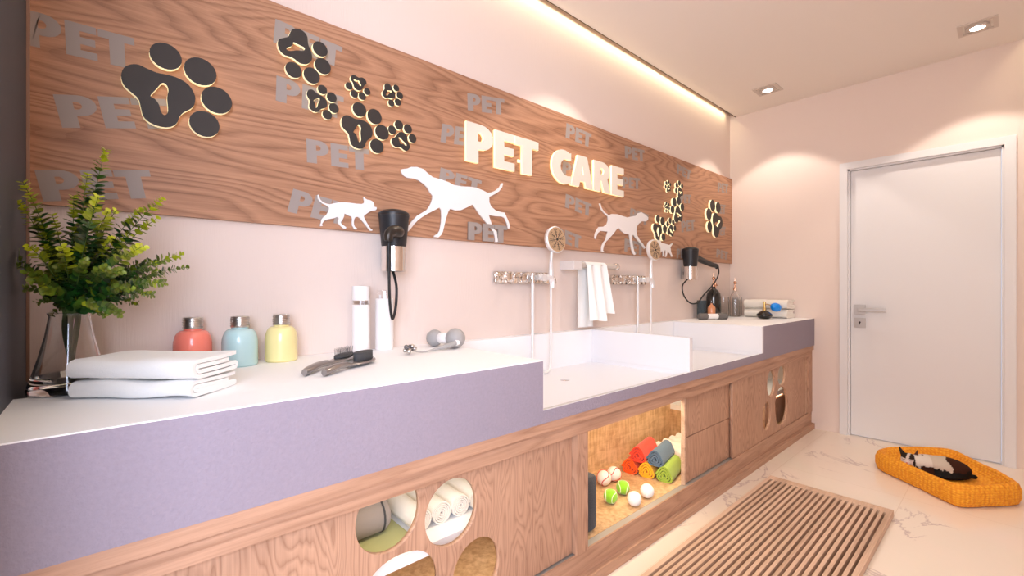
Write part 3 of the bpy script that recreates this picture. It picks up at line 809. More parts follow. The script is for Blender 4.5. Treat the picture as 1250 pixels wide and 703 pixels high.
for i, (u, v) in enumerate(TIPS):
    dep = rnd.uniform(-.07, .15) if i > 13 else rnd.uniform(-.04, .08)
    # foliage stands forward of the wall and forward of the partition's edge
    tip = on_plane(1, 1.53 - dep, u, v)
    f_ = i / len(TIPS) * 6.28
    b0 = base + Vector((.008 * math.cos(f_), .008 * math.sin(f_), -.01)); n0 = neck + Vector((.015 * math.cos(f_ + 2.6), .015 * math.sin(f_ + 2.6), 0))
    side = (tip - neck); side.z = 0
    mid = neck + Vector((side.x * .36, side.y * .36, (tip.z - neck.z) * .38 + .018)); m2 = neck + Vector((side.x * .72, side.y * .72, (tip.z - neck.z) * .74 + .016))
    P = smooth_path([b0, n0, mid, m2, tip], 9)
    n = len(P)
    tube(P, [.0017 - .0011 * k / n for k in range(n)], 5, stembm)
    # resample
    dist = [0]
    for a, b_ in zip(P, P[1:]): dist.append(dist[-1] + (b_ - a).length)
    Lt = dist[-1]; s = dist[9] + .045 if tip.z > 1.28 else dist[9] + .018
    s += rnd.uniform(0, .02); kk = 0
    while s < Lt - .001:
        j = max(k for k in range(n) if dist[k] <= s); j = min(j, n - 2)
        t = (s - dist[j]) / max(1e-6, dist[j + 1] - dist[j]); p = P[j].lerp(P[j + 1], t); T = (P[j + 1] - P[j]).normalized()
        fr = s / Lt
        size = (.0255 if tip.z > 1.24 else .0205) * (1 - .50 * max(0, 1 - (Lt - s) / .11))
        a0 = rnd.uniform(0, PI)
        for sg in (0, PI):
            a = a0 + sg + rnd.uniform(-.3, .3)
            x = T.cross(Vector((.3, .2, 1))).normalized(); y = T.cross(x)
            d = (x * math.cos(a) + y * math.sin(a)) + T * rnd.uniform(.25, .7)
            yl = max(0.0, min(1.0, 1.25 - (Lt - s) / .075 + rnd.uniform(-.35, .25))) * (1 if tip.z > 1.24 else .25)
            if rnd.random() < .05: yl = max(yl, .6)
            dk = (.010 + rnd.uniform(0, .018), .055 + rnd.uniform(-.02, .065), .014); yc = (.56, .62, .02)
            c_ = tuple(dk[q] * (1 - yl) + yc[q] * yl for q in range(3))
            leaf(p, d, T, size * rnd.uniform(.85, 1.15), c_)
        s += size * rnd.uniform(.36, .52); kk += 1
for v in list(leafbm.verts) + list(stembm.verts):
    v.co.y = min(v.co.y, 1.72)
    if v.co.x < -.150 and v.co.y > .9: v.co.x = -.150
obj('stems', stembm, M_stem, plant, world=True, smooth=True)
obj('leaves', leafbm, M_leaf, plant, world=True)

# ------------------------------------------------------------------ folded towels on the near counter end
RZ = YAW - PI / 2
def towel(name, loc, rz, length, depth, h, layers, seed, mat, label, group):
    me = folded_towel_mesh(length, depth, h, layers, seed)
    o = obj(name, me, mat, smooth=True); o.location = loc; o.rotation_euler = (0, 0, rz)
    return tag(o, label, 'towel', group)
tc_ = Vector((.0345, 1.314, .9))
g = 'folded towels at the near end'
towel('folded_towel', tc_ + Vector((.0, .0, .001)), RZ, .275, .165, .040, 3, 3, M_towel, 'lower thick white folded towel beside the glass vase', g)
towel('folded_towel', tc_ + Vector((.004, .0, .0425)), RZ, .280, .160, .044, 3, 9, M_towel, 'upper thick white folded towel beside the glass vase, topmost of two', g)

# ------------------------------------------------------------------ three round bottles
def round_bottle(loc, mat, label):
    r = thing('round_bottle', label, 'bottle', loc, group='round ceramic bottles with metal caps')
    R = .051
    pr = [(0, 0), (R - .004, 0), (R, .004), (R, .070)]
    for k in range(1, 11):
        a = k / 10 * PI / 2; pr.append((.0245 + (R - .0245) * math.cos(a) ** .8 if k < 10 else .0245, .070 + .049 * math.sin(a)))
    pr += [(.0245, .119), (.0245, .124), (0, .124)]
    obj('bottle_body', lathe(pr, 40), mat, r, smooth=True)
    pr = [(0, .1242), (.0265, .1242)]
    for k in range(4):
        z = .126 + k * .0078
        pr += [(.0275, z), (.0275, z + .0045), (.0255, z + .0055), (.0255, z + .0070)]
    pr += [(.0275, .157), (.026, .159), (0, .159)]
    obj('cap', lathe(pr, 36), M_chrome, r, smooth=True)
    return r
M_coral = plain('coral_glaze', (0.85, 0.22, 0.16), 0.25, coat=.4)
M_aqua = plain('pale_blue_glaze', (0.44, 0.64, 0.65), 0.25, coat=.4)
M_yell = plain('pale_yellow_glaze', (0.84, 0.73, 0.34), 0.25, coat=.4)
fw = Vector((CS, SN, 0)).normalized()
for (u, v), m_, lb in (((234, 450), M_coral, 'coral red round bottle partly hidden by the folded towels'), ((293, 447.5), M_aqua, 'pale blue round bottle, middle of the three'), ((343.5, 441.5), M_yell, 'pale yellow round bottle with ridged metal cap')):
    p = on_plane(2, .9, u, v); d = Vector((p.x, p.y, 0)).normalized()
    q = Vector((p.x, p.y, .9)) + d * .030
    q.y = min(q.y, 1.705)
    round_bottle(q, m_, lb)

# ------------------------------------------------------------------ two tall white bottles
r = thing('tall_bottle', 'tallest white cylindrical bottle with clear neck band', 'bottle', (.738, 1.700, .9))
obj('bottle_body', lathe([(0, 0), (.031, 0), (.033, .002), (.033, .183), (.030, .186), (0, .186)], 36), M_towel if 0 else M_dogw, r, smooth=True)
obj('neck_band', lathe([(0, .1862), (.030, .1862), (.030, .202), (0, .202)], 36), M_glass, r, smooth=True)
obj('cap', lathe([(0, .2022), (.033, .2022), (.033, .256), (.031, .258), (0, .258)], 36), M_dogw, r, smooth=True)
r = thing('pump_bottle', 'shorter white cylindrical bottle behind the hanging black cord, clear pump cover', 'bottle', (.842, 1.712, .9))
obj('bottle_body', lathe([(0, 0), (.034, 0), (.036, .002), (.036, .205), (.033, .208), (0, .208)], 36), M_dogw, r, smooth=True)
obj('pump', tube([(.006, 0, .2082), (.006, 0, .2225)], .007, 12), M_dogw, r, smooth=True)
obj('pump_nozzle', tube([(-.020, -.004, .2082), (-.020, -.004, .2225)], .0045, 10), M_dogw, r, smooth=True)
obj('pump_cover', lathe([(.0305, .2082), (.0315, .2082), (.0315, .238), (.028, .242), (0, .243), (0, .2422), (.0275, .241), (.0305, .237)], 32), M_pane, r, smooth=True)

# ------------------------------------------------------------------ grooming brushes
M_pewter = plain('smoked_silver_handle', (0.30, 0.27, 0.255), 0.28, metal=0.7)
M_pin = plain('steel_pin', (0.16, 0.15, 0.15), 0.4, metal=0.5)
M_brist = plain('charcoal_bristle', (0.055, 0.055, 0.058), 0.8, bump=1.0, bscale=500)
def brush(p0, p1, label, kind):
    a, b_ = Vector((p0[0], p0[1], .9)), Vector((p1[0], p1[1], .9)); d = b_ - a; Ln = d.length
    r = thing('grooming_brush', label, 'brush', a, math.atan2(d.y, d.x), group='pet grooming brushes')
    hw = [(.0, .009), (.06, .014), (.25, .013), (.42, .0085), (.50, .012), (.60, .024), (.78, .027), (.93, .021), (1, .008)]
    bm = bmesh.new(); rings = []
    S = smooth_path([(t * Ln, w_, 0) for t, w_ in hw], 3)
    for q in S:
        t = q.x / Ln; zc = .012 + .007 * math.sin(min(1, t / .5) * PI) * (1 if t < .5 else 0); th = .010 if t < .45 else .006
        rings.append([bm.verts.new((q.x, q.y * math.cos(k * PI / 6), max(.0003, zc + th * math.sin(k * PI / 6)))) for k in range(12)])
    for x, y in zip(rings, rings[1:]):
        for k in range(12): bm.faces.new((x[k], x[(k + 1) % 12], y[(k + 1) % 12], y[k]))
    bm.faces.new(rings[0][::-1]); bm.faces.new(rings[-1])
    bmesh.ops.recalc_face_normals(bm, faces=bm.faces)
    obj('handle', bm, M_pewter, r, smooth=True)
    cx = .77 * Ln
    pts = [(cx + .155 * Ln * math.cos(k * PI / 12) * 1.15, .0215 * math.sin(k * PI / 12)) for k in range(24)]
    h = .008 if kind == 'pin' else .026
    bm = plate([pts], h, lambda x, y, d_: (x, y, .0175 + d_))
    obj('cushion' if kind == 'pin' else 'bristle_block', bm, [M_brist, M_brist], r)
    if kind == 'pin':
        n = 0
        for ix in range(9):
            for iy in range(5):
                x = cx + (ix - 4) * .036 * Ln; y = (iy - 2) * .0085
                if ((x - cx) / (.17 * Ln)) ** 2 + (y / .021) ** 2 > .95: continue
                bm = tube([(x, y, .0256), (x + (ix - 4) * .0006, y + (iy - 2) * .001, .047)], .0006, 4)
                lathe([(0, -.0012), (.0012, 0), (0, .0012)], 6, c=(x + (ix - 4) * .0006, y + (iy - 2) * .001, .047), bm=bm)
                obj('bristle_pin', bm, M_pin, r)
    return r
brush((.415, 1.335), (.655, 1.575), 'slim silver brush with long steel pins, behind the other brush', 'pin')
brush((.455, 1.295), (.672, 1.452), 'silver brush with a dense dark bristle block, nearest the counter edge', 'block')

# ------------------------------------------------------------------ dumbbell toys
M_greyrub = plain('grey_rubber', (0.36, 0.345, 0.335), 0.6, bump=.3, bscale=200)
M_dgreyrub = plain('dark_grey_rubber', (0.14, 0.125, 0.115), 0.6, bump=.3, bscale=200)
def ball_prof(r, cz, n=14): return [(r * math.sin(PI * k / n), cz - r * math.cos(PI * k / n)) for k in range(n + 1)]
a = on_plane(2, .94, 531, 413.5); b_ = on_plane(2, .94, 558.5, 414.5)
a = Vector((a.x, a.y, .94)); b_ = Vector((b_.x, b_.y, .94))
a, b_ = Vector((1.045, 1.655, .936)), Vector((1.075, 1.545, .942))
d = (b_ - a).normalized()
r = thing('dumbbell_toy', 'grey and white dumbbell shaped dog toy near the first basin', 'dog toy', (a.x, a.y, .9))
Rm = d.to_track_quat('Z', 'Y').to_matrix().to_4x4()
def mk(name, prof, c_, m): obj(name, lathe(prof, 32, axis=Rm, c=c_), m, r, world=True, smooth=True)
mk('weight', [(p_[0], p_[1]) for p_ in ball_prof(.036, 0)], a, M_greyrub)
mk('weight', [(p_[0] , p_[1]) for p_ in ball_prof(.041, 0)], b_, M_greyrub)
mk('grip', [(0, .030), (.021, .030), (.0235, .034), (.0235, .080), (.021, .084), (0, .084)], a, M_dogw)

# ------------------------------------------------------------------ small wire-head brush leaning over
r = thing('massage_brush', 'small grey handled brush with a cluster of dark metal nubs, lying before the dumbbell toy', 'brush', (.845, 1.52, .9))
hd = Vector((.850, 1.515, .916)); tl = Vector((1.060, 1.515, .928))
P = smooth_path([hd, (.90, 1.512, .905), (.96, 1.511, .911), (1.02, 1.512, .920), tl], 5)
obj('handle', tube(P, [.003 if k < 8 else (.0035 + .0065 * min(1, (k - 8) / 6)) for k in range(len(P))], 12), M_greyrub, r, world=True, smooth=True)
obj('collar', lathe([(0, -.006), (.0125, -.006), (.0125, .006), (0, .006)], 20, axis=(tl - P[-3]).to_track_quat('Z', 'Y').to_matrix().to_4x4(), c=tuple(tl)), M_dogw, r, world=True, smooth=True)
rr = random.Random(4)
for k in range(14):
    c_ = hd + Vector((rr.uniform(-.022, .012), rr.uniform(-.022, .022), rr.uniform(-.006, .016)))
    rad = rr.uniform(.006, .0095); c_.z = max(c_.z, .9003 + rad)
    obj('metal_nub', lathe(ball_prof(rad, 0, 8), 12, c=tuple(c_)), M_pin if k % 3 else M_chrome, r, world=True, smooth=True)

# ------------------------------------------------------------------ wall hair dryers
def dryer(root_loc, label, handle_dir, cord):
    """local origin on the wall behind the holder's centre; the holder cylinder stands 0.10 out from the wall"""
    r = thing('wall_hair_dryer', label, 'hair dryer', root_loc, group='wall mounted hair dryers')
    c_ = Vector((0, -.085, 0))
    obj('bracket', B(.012, .040, -.083, -.0005, -.050, .045, bev=.004), M_chrome, r)
    obj('switch', B(.0105, .0118, -.035, -.018, -.018, .008), M_black, r)
    obj('holder', lathe([(.046, -.052), (.050, -.052), (.050, .046), (.046, .046)] + [(.046, -.052)], 40, c=tuple(c_)), M_polish, r, smooth=True, label='polished steel holder ring')
    pr = [(0, -.045), (.040, -.045), (.044, .02), (.046, .047), (.049, .050), (.060, .165), (.0615, .175), (.060, .182), (.045, .192), (.02, .197), (0, .198)]
    obj('dryer_body', lathe(pr, 40, c=tuple(c_)), M_black, r, smooth=True, label='matt black dryer body')
    obj('intake_rim', lathe([(.0605, .170), (.0625, .170), (.0625, .174), (.0605, .174), (.0605, .170)], 40, c=tuple(c_)), M_bronze, r, smooth=True)
    hp = handle_dir[0]; rad = handle_dir[1]
    obj('handle', tube(smooth_path([c_ + Vector(q) for q in hp], 6), handle_dir[2](len(smooth_path(hp, 6))), 16), rad, r, smooth=True)
    obj('cord', tube(smooth_path([Vector(q) for q in cord], 8), .0055, 10), M_blackc, r, smooth=True)
    return r
# first: handle bends out of the body towards the room, cord loops below
def W3(u, v, y, o): 
    q = on_plane(1, y, u, v); return (q.x - o[0], y - o[1], q.z - o[2])
o1 = (.865, W, 1.270)
yc1 = W - .085 - .055
cord1 = [W3(475.5, 292, 1.590, o1), W3(474.5, 305, 1.590, o1), W3(475, 340, 1.60, o1), W3(476, 370, 1.615, o1), W3(479, 389, 1.63, o1), W3(483, 375, 1.645, o1), W3(484, 350, 1.655, o1), (.0, -.078, -.054)]
dryer(o1, 'nearer black hair dryer in a steel wall holder above the tall white bottles',
      ([(0, .04, .11)] + [tuple(Vector(W3(*q, o1)) - Vector((0, -.085, 0))) for q in ((486, 283, 1.61), (479.5, 282, 1.585), (474.8, 286, 1.578), (474.2, 294, 1.578))], M_bronze, lambda n: [.027 - .012 * k / n for k in range(n)]), cord1)
o2 = (3.375, W, 1.270)
cord2 = [W3(876.5, 324, 1.66, o2), W3(877, 335, 1.66, o2), W3(870, 348, 1.655, o2), W3(859, 360, 1.655, o2), W3(852, 369, 1.655, o2), W3(843, 370, 1.66, o2), W3(835, 361, 1.67, o2), W3(833, 349, 1.68, o2), (.02, -.05, -.052)]
dryer(o2, 'farther black hair dryer above the dark pump bottle, its handle pointing right',
      ([(.030, 0, .115), (.10, 0, .118), (.22, -.005, .095), (.36, -.01, .072), (.425, -.012, .066), (.445, -.013, .050)], M_black, lambda n: [.027 - .012 * k / n for k in range(n)]), cord2)

# ------------------------------------------------------------------ shower mixers
def mosaic():
    w = NT('ornate_mirror_plate'); b = w.b
    tc = w.n('ShaderNodeTexCoord'); v = w.n('ShaderNodeTexVoronoi', Scale=26.0); w.l(tc.outputs['Object'], v.inputs['Vector'])
    bp = w.n('ShaderNodeBump', Strength=1.0, Distance=0.02); w.l(v.outputs['Distance'], bp.inputs['Height']); w.l(bp.outputs[0], b.inputs['Normal'])
    b.inputs['Base Color'].default_value = rgb(.82, .76, .70); b.inputs['Metallic'].default_value = 1.0; b.inputs['Roughness'].default_value = .12
    return w.m
M_mosaic = mosaic()
M_wchrome = plain('white_chrome', (0.80, 0.78, 0.77), 0.3, metal=0.35)
M_hose = plain('pearl_hose', (0.78, 0.76, 0.75), 0.35)
M_nozz = plain('shower_face', (0.58, 0.40, 0.24), 0.35, metal=0.3)
M_noz = plain('dark_nozzle', (0.04, 0.035, 0.03), 0.5)
def mixer(loc, label, seat):
    """local origin: left end of the plate on the wall, plate's vertical middle"""
    r = thing('shower_mixer', label, 'tap', loc, group='wall shower mixers with hand showers')
    obj('back_plate', B(0, .41, -.018, -.0005, -.031, .031, bev=.003), M_mosaic, r)
    for x in (.06, .165):
        k = obj('tap_knob', lathe([(0, .0), (.016, .0), (.017, .022), (.024, .026), (.024, .046), (.014, .052), (0, .053)], 24, axis=rotm('X', 90), c=(x, -.0185, 0)), M_polish, r, smooth=True)
        bm = bmesh.new()
        for a in range(4):
            lathe(ball_prof(.008, 0, 8), 10, c=(x + .028 * math.cos(a * PI / 2 + .78), -.055, .028 * math.sin(a * PI / 2 + .78)), bm=bm)
            tube([(x, -.055, 0), (x + .028 * math.cos(a * PI / 2 + .78), -.055, .028 * math.sin(a * PI / 2 + .78))], .004, 8, bm)
        obj('cross_grip', bm, M_polish, k, smooth=True)
    obj('outlet_boss', lathe([(0, .0), (.020, .0), (.020, .03), (.014, .036), (.014, .10), (.018, .104), (.018, .118), (0, .12)], 24, axis=rotm('X', 90), c=(.235, -.0185, 0)), M_wchrome, r, smooth=True)
    obj('supply_pipe', tube([(.205, -.078, -.015), (.205, -.078, -.46)], .0085, 14), M_hose, r, smooth=True)
    obj('pipe_union', lathe([(0, -.02), (.014, -.02), (.014, .025), (0, .025)], 20, c=(.205, -.078, -.005)), M_polish, r, smooth=True)
    obj('spout', tube(smooth_path([(.22, -.10, .002), (.27, -.115, .002), (.300, -.12, 0), (.312, -.122, -.018), (.313, -.122, -.052)], 6), .0150, 16), M_wchrome, r, smooth=True)
    # hand shower in a hook at the plate's right end
    obj('holder_hook', tube(smooth_path([(.38, -.0185, 0), (.37, -.07, .003), (.352, -.098, -.004), (.352, -.102, -.03)], 5), .008, 12), M_polish, r, smooth=True)
    sx, sy = .300, -.120
    obj('shower_hose', tube(smooth_path([(sx, sy, -.03), (sx, sy, -.18), (sx, sy, -.33), (sx - .005, sy - .004, -.40), (sx - .04, sy - .03, -.47), (sx - .10, sy - .05, -.488)], 8), .0065, 12), M_hose, r, smooth=True)
    obj('shower_handle', tube(smooth_path([(sx, sy, -.03), (sx, sy, .02), (sx, sy, .08), (sx + .006, sy, .14)], 6), [.010, .010, .012, .013, .014, .014, .014, .014, .013, .012, .011, .0105, .010, .0095, .009, .009, .009, .009, .009], 14), M_wchrome, r, smooth=True)
    c_ = Vector((sx + .035, sy - .004, .205)); ax = rotm('Z', -2) @ rotm('X', 90) @ rotm('X', -4)
    hd_ = obj('shower_head', lathe([(0, -.024), (.055, -.024), (.070, -.016), (.072, -.004), (.072, .002), (.068, .006), (0, .006)], 40, axis=ax, c=tuple(c_)), M_wchrome, r, smooth=True)
    obj('spray_face', lathe([(0, .0062), (.0655, .0062), (.0655, .0085), (0, .0095)], 40, axis=ax, c=tuple(c_)), M_nozz, hd_, smooth=True, label='tan spray face dotted with nozzles')
    bm = bmesh.new()
    for k in range(8):
        a = k * PI / 4 + .2
        q0 = ax @ Vector((.012 * math.cos(a), .012 * math.sin(a), .0100)); q1 = ax @ Vector((.058 * math.cos(a), .058 * math.sin(a), .0092))
        tube([c_ + q0, c_ + q1], .0015, 5, bm)
        for rr_ in (.028, .040, .052):
            for da in (-.22, .22):
                q = ax @ Vector((rr_ * math.cos(a + PI / 8 + da), rr_ * math.sin(a + PI / 8 + da), .0095))
                lathe(ball_prof(.0022, 0, 4), 6, c=tuple(c_ + q), bm=bm)
    lathe(ball_prof(.007, 0, 6), 10, c=tuple(c_ + ax @ Vector((0, 0, .010))), bm=bm)
    obj('nozzles', bm, M_noz, hd_)
    return r
mixer((1.455, W, 1.204), 'nearer chrome mixer with round hand shower, left of the hanging towel', None)
mixer((2.445, W, 1.204), 'farther chrome mixer with round hand shower, right of the hanging towel', None)

# ------------------------------------------------------------------ towel rail and hanging towel
r = thing('towel_rail', 'short nickel towel rail on the wall between the two mixers', 'towel rail', (1.99, W, 1.28))
obj('mount_block', B(-.03, .045, -.105, -.0005, -.026, .026, bev=.003), M_wchrome, r)
obj('rail_bar', tube([(.0455, -.082, .003), (.385, -.082, .003)], .0165, 20), M_nickelw, r, smooth=True)
obj('end_cap', lathe([(0, 0), (.021, 0), (.022, .004), (.022, .030), (.019, .034), (0, .034)], 24, axis=rotm('Y', 90), c=(.3855, -.082, .003)), M_polish, r, smooth=True)
obj('end_mount', B(.355, .383, -.064, -.0005, -.010, .014, bev=.002), M_wchrome, r)
def hanging_towel():
    bm = bmesh.new()
    yb, zb = W - .082, 1.283; th = .006
    # rows of (u along the rail, path parameter): back drop, over the bar, front drop with folds
    nx = 44; x0, w_ = 2.062, .240
    cols = []
    for i in range(nx + 1):
        s = i / nx; col = []
        bl = .365
        fl = .322 if s < .66 else .292
        pts = []
        for k in range(13):
            t = 1 - k / 12; z = zb - bl * t
            pts.append((x0 - .01 + (w_ * .62) * s * (.9 + .1 * (1 - t)), yb + .026 + .004 * math.sin(s * 11) * t, z))
        for a in range(1, 8):
            an = PI * a / 8
            pts.append((x0 + w_ * .80 * s + .01, yb + .024 * math.cos(an), zb + .022 * math.sin(an)))
        for k in range(0, 15):
            t = k / 14; z = zb - fl * t
            fold = (.010 + .022 * t) * math.sin(s * 4.2 * PI) 
            spread = x0 + .012 + (.76 + .16 * t) * w_ * s + .012 * math.sin(s * 2 * PI) * t
            pts.append((spread, yb - .026 - .014 * t - max(-.014, fold) - .006 * t, z + .006 * math.sin(s * 9)))
        cols.append([bm.verts.new(p) for p in pts])
    for a, b_ in zip(cols, cols[1:]):
        for k in range(len(a) - 1): bm.faces.new((a[k], b_[k], b_[k + 1], a[k + 1]))
    bmesh.ops.recalc_face_normals(bm, faces=bm.faces)
    bmesh.ops.solidify(bm, geom=bm.faces[:], thickness=.004)
    return bm
o = obj('hanging_towel', hanging_towel(), M_towel, smooth=True)
tag(o, 'white hand towel draped in folds over the nickel rail', 'towel')

# ------------------------------------------------------------------ far counter end: bottles, towels, atomiser
M_copper = plain('copper_pump', (0.62, 0.33, 0.20), 0.2, metal=1.0)
M_gold = plain('brushed_gold', (0.72, 0.50, 0.20), 0.25, metal=1.0)
M_blkgl = plain('black_glass', (0.012, 0.011, 0.010), 0.08, coat=.5)
M_amber = plain('amber_lotion', (0.62, 0.25, 0.11), 0.2, coat=.5)
M_blueb = plain('bright_blue_bulb', (0.0, 0.26, 0.85), 0.3, coat=.4)
M_smoke = plain('smoked_teal_glass', (0.10, 0.14, 0.16), 0.1, trans=0.5)
def pump(r, z, k=1.0):
    obj('pump_collar', lathe([(0, z), (.013 * k, z), (.013 * k, z + .012 * k), (.006 * k, z + .018 * k), (.0045 * k, z + .040 * k), (0, z + .040 * k)], 20), M_copper, r, smooth=True)
    bm = lathe(ball_prof(.011 * k, z + .046 * k, 10), 16); tube(smooth_path([(0, 0, z + .047 * k), (-.01 * k, -.012 * k, z + .049 * k), (-.02 * k, -.024 * k, z + .042 * k)], 4), .0035 * k, 8, bm)
    tube([(0, 0, z + .05 * k), (0, 0, z + .075 * k)], .0035 * k, 8, bm)
    obj('pump_head', bm, M_copper, r, smooth=True)
r = thing('pump_bottle', 'black arched bottle with copper pump below the far hair dryer', 'bottle', (3.815, 1.690, .9)); r.scale = (1, 1, 1.36)
obj('bottle_body', lathe([(0, 0), (.056, 0), (.058, .004), (.058, .125), (.052, .150), (.035, .170), (.016, .180), (.014, .192), (0, .192)], 36), M_blkgl, r, smooth=True)
pump(r, .1922, 1.1)
r = thing('small_bottle', 'small amber bottle standing before the black pump bottle', 'bottle', (3.63, 1.625, .9)); r.scale = (1, 1, 1.30)
obj('bottle_body', lathe([(0, 0), (.028, 0), (.030, .003), (.030, .068), (.024, .080), (.009, .088), (.008, .098), (0, .098)], 28), M_amber, r, smooth=True)
obj('cap', lathe([(0, .0982), (.010, .0982), (.010, .118), (.006, .122), (0, .122)], 16), M_pane, r, smooth=True)
r = thing('smoked_tumbler', 'smoky teal glass tumbler at the left of the black pump bottle', 'glass', (3.625, 1.705, .9)); r.scale = (1, 1, 1.35)
obj('tumbler_body', lathe([(0, 0), (.034, 0), (.036, .004), (.036, .110), (.033, .110), (.033, .008), (0, .006)], 28), M_smoke, r, smooth=True)
for x, y, rr_, h_, lb in ((4.02, 1.695, .046, .175, 'clear glass cylinder left of the clear pump bottle'), (4.20, 1.655, .044, .165, 'clear glass cylinder behind the cream towels')):
    o = obj('glass_cylinder', lathe([(0, 0), (rr_, 0), (rr_, h_), (rr_ - .003, h_), (rr_ - .003, .006), (0, .006)], 32), M_glass, smooth=True)
    o.location = (x, y, .9); tag(o, lb, 'glass', 'clear glass cylinders in the far corner')
r = thing('pump_bottle', 'clear glass bottle with copper pump between two glass cylinders', 'bottle', (4.10, 1.63, .9)); r.scale = (1, 1, 1.36)
obj('bottle_body', lathe([(0, 0), (.038, 0), (.041, .004), (.041, .110), (.034, .138), (.016, .156), (.014, .168), (.011, .168), (.012, .155), (.031, .136), (.038, .109), (.038, .012), (0, .010)], 32), M_glass, r, smooth=True)
pump(r, .1685, 1.05)
r = thing('pump_bottle', 'clear glass bottle with copper pump right behind the black one', 'bottle', (4.06, 1.708, .9))
r.location = (3.925, 1.722, .9); r.scale = (1, 1, 1.42)
obj('bottle_body', lathe([(0, 0), (.030, 0), (.031, .004), (.031, .110), (.012, .136), (.011, .148), (.008, .148), (.009, .135), (.028, .109), (.028, .010), (0, .010)], 28), M_glass, r, smooth=True)
pump(r, .1485, 1.0)

g = 'cream towels folded at the far counter end'
rz2 = math.radians(-60)
for k, (z, sd) in enumerate(((.0008, 5), (.0768, 21))):
    towel('folded_towel', (4.10, 1.39, .9 + z), -PI / 2, .33, .195, .074, 4, sd, M_towelc, 'cream folded towel at the far counter end, %s of two' % ('bottom' if k == 0 else 'topmost'), g)
r = thing('perfume_atomiser', 'black glass atomiser with gold neck and bright blue squeeze bulb', 'atomiser', (3.965, 1.345, .9)); r.scale = (1.05, 1.05, 1.2)
obj('flask', lathe([(0, 0), (.030, 0), (.045, .008), (.056, .022), (.054, .032), (.030, .050), (.012, .058), (0, .058)], 32), M_blkgl, r, smooth=True)
obj('neck', lathe([(0, .0582), (.014, .0582), (.012, .075), (.008, .080), (.008, .100), (.010, .102), (.010, .116), (0, .118)], 20), M_gold, r, smooth=True)
q = Vector((.075, -.055, .078))
obj('bulb_tube', tube(smooth_path([(0, 0, .094), (.02, -.014, .098), (.042, -.031, .092)], 5), .0028, 8), M_gold, r, smooth=True)
ax = Vector((.8, -.6, -.15)).to_track_quat('Z', 'Y').to_matrix().to_4x4()
obj('squeeze_bulb', lathe([(.030 * math.sin(PI * k / 14), -.042 * math.cos(PI * k / 14)) for k in range(15)], 28, axis=ax, c=tuple(q)), M_blueb, r, smooth=True)
# second dumbbell
a, b_ = Vector((3.47, 1.655, .9255)), Vector((3.68, 1.525, .9255)); d = (b_ - a); ln = d.length; Rm = d.normalized().to_track_quat('Z', 'Y').to_matrix().to_4x4()
r = thing('dumbbell_toy', 'dark grey and white dumbbell shaped dog toy on the far counter end', 'dog toy', (3.58, 1.65, .9))
def cyl(r_, z0_, z1_): return [(0, z0_), (r_ - .006, z0_), (r_, z0_ + .006), (r_, z1_ - .006), (r_ - .006, z1_), (0, z1_)]
obj('weight', lathe(cyl(.0255, 0, ln * .30), 28, axis=Rm, c=tuple(a)), M_dgreyrub, r, world=True, smooth=True)
obj('weight', lathe(cyl(.0255, ln * .66, ln), 28, axis=Rm, c=tuple(a)), M_dgreyrub, r, world=True, smooth=True)
obj('grip', lathe([(0, ln * .302), (.021, ln * .302), (.021, ln * .658), (0, ln * .658)], 28, axis=Rm, c=tuple(a)), M_dogw, r, world=True, smooth=True)

# ------------------------------------------------------------------ toys and towels in the open compartment
M_ballw = plain('white_leather_ball', (0.82, 0.76, 0.70), 0.6, bump=.3, bscale=150)
M_ballp = plain('white_dimpled_ball', (0.85, 0.83, 0.81), 0.6, bump=.8, bscale=110)
M_tennis = plain('green_felt', (0.26, 0.60, 0.02), 0.95, bump=.8, bscale=500, sheen=.4)
M_red = plain('red_stitching', (0.60, 0.05, 0.03), 0.7)
M_seamw = plain('white_rubber_seam', (0.80, 0.86, 0.62), 0.7)
def seam_path(R, rot, n=80):
    out = []; A = .44
    for i in range(n + 1):
        t = 4 * PI * i / n
        la = PI / 2 - (PI / 2 - A) * math.cos(t); lo = t / 2 + A * math.sin(2 * t)
        out.append(rot @ Vector((R * math.sin(la) * math.cos(lo), R * math.sin(la) * math.sin(lo), R * math.cos(la))))
    return out
ZF = .1302
def ball(name, x, y, R, m, label, group, seam=None, rot=(0, 0, 0), sr=.0016):
    r = thing(name, label, 'ball', (x, y, ZF), group=group)
    obj('ball_body', lathe(ball_prof(R, R, 24), 36), m, r, smooth=True)
    if seam:
        rt = (rotm('Z', rot[2]) @ rotm('Y', rot[1]) @ rotm('X', rot[0])).to_3x3()
        P = [p + Vector((0, 0, R)) for p in seam_path(R, rt)]
        obj('seam', tube(P, sr, 6, caps=False), seam, r, smooth=True)
g = 'balls in the open compartment'
ball('baseball', 1.915, 1.415, .0375, M_ballw, 'white baseball with red stitching, left one', g, M_red, (20, 40, 10), .0022)
ball('baseball', 1.995, 1.410, .0375, M_ballw, 'white baseball with red stitching, right one beside the coloured towels', g, M_red, (60, 10, 70), .0022)
ball('tennis_ball', 1.777, 1.275, .033, M_tennis, 'green tennis ball nearer the cabinet stile', g, M_seamw, (10, 70, 30), .0018)
ball('tennis_ball', 1.900, 1.290, .033, M_tennis, 'green tennis ball behind, nearer the coloured towels', g, M_seamw, (10, 60, 50), .0018)
ball('white_ball', 1.838, 1.185, .033, M_ballp, 'plain white ball nearest the door track', g)
ball('white_ball', 1.956, 1.190, .033, M_ballp, 'plain white ball second nearest the door track', g)

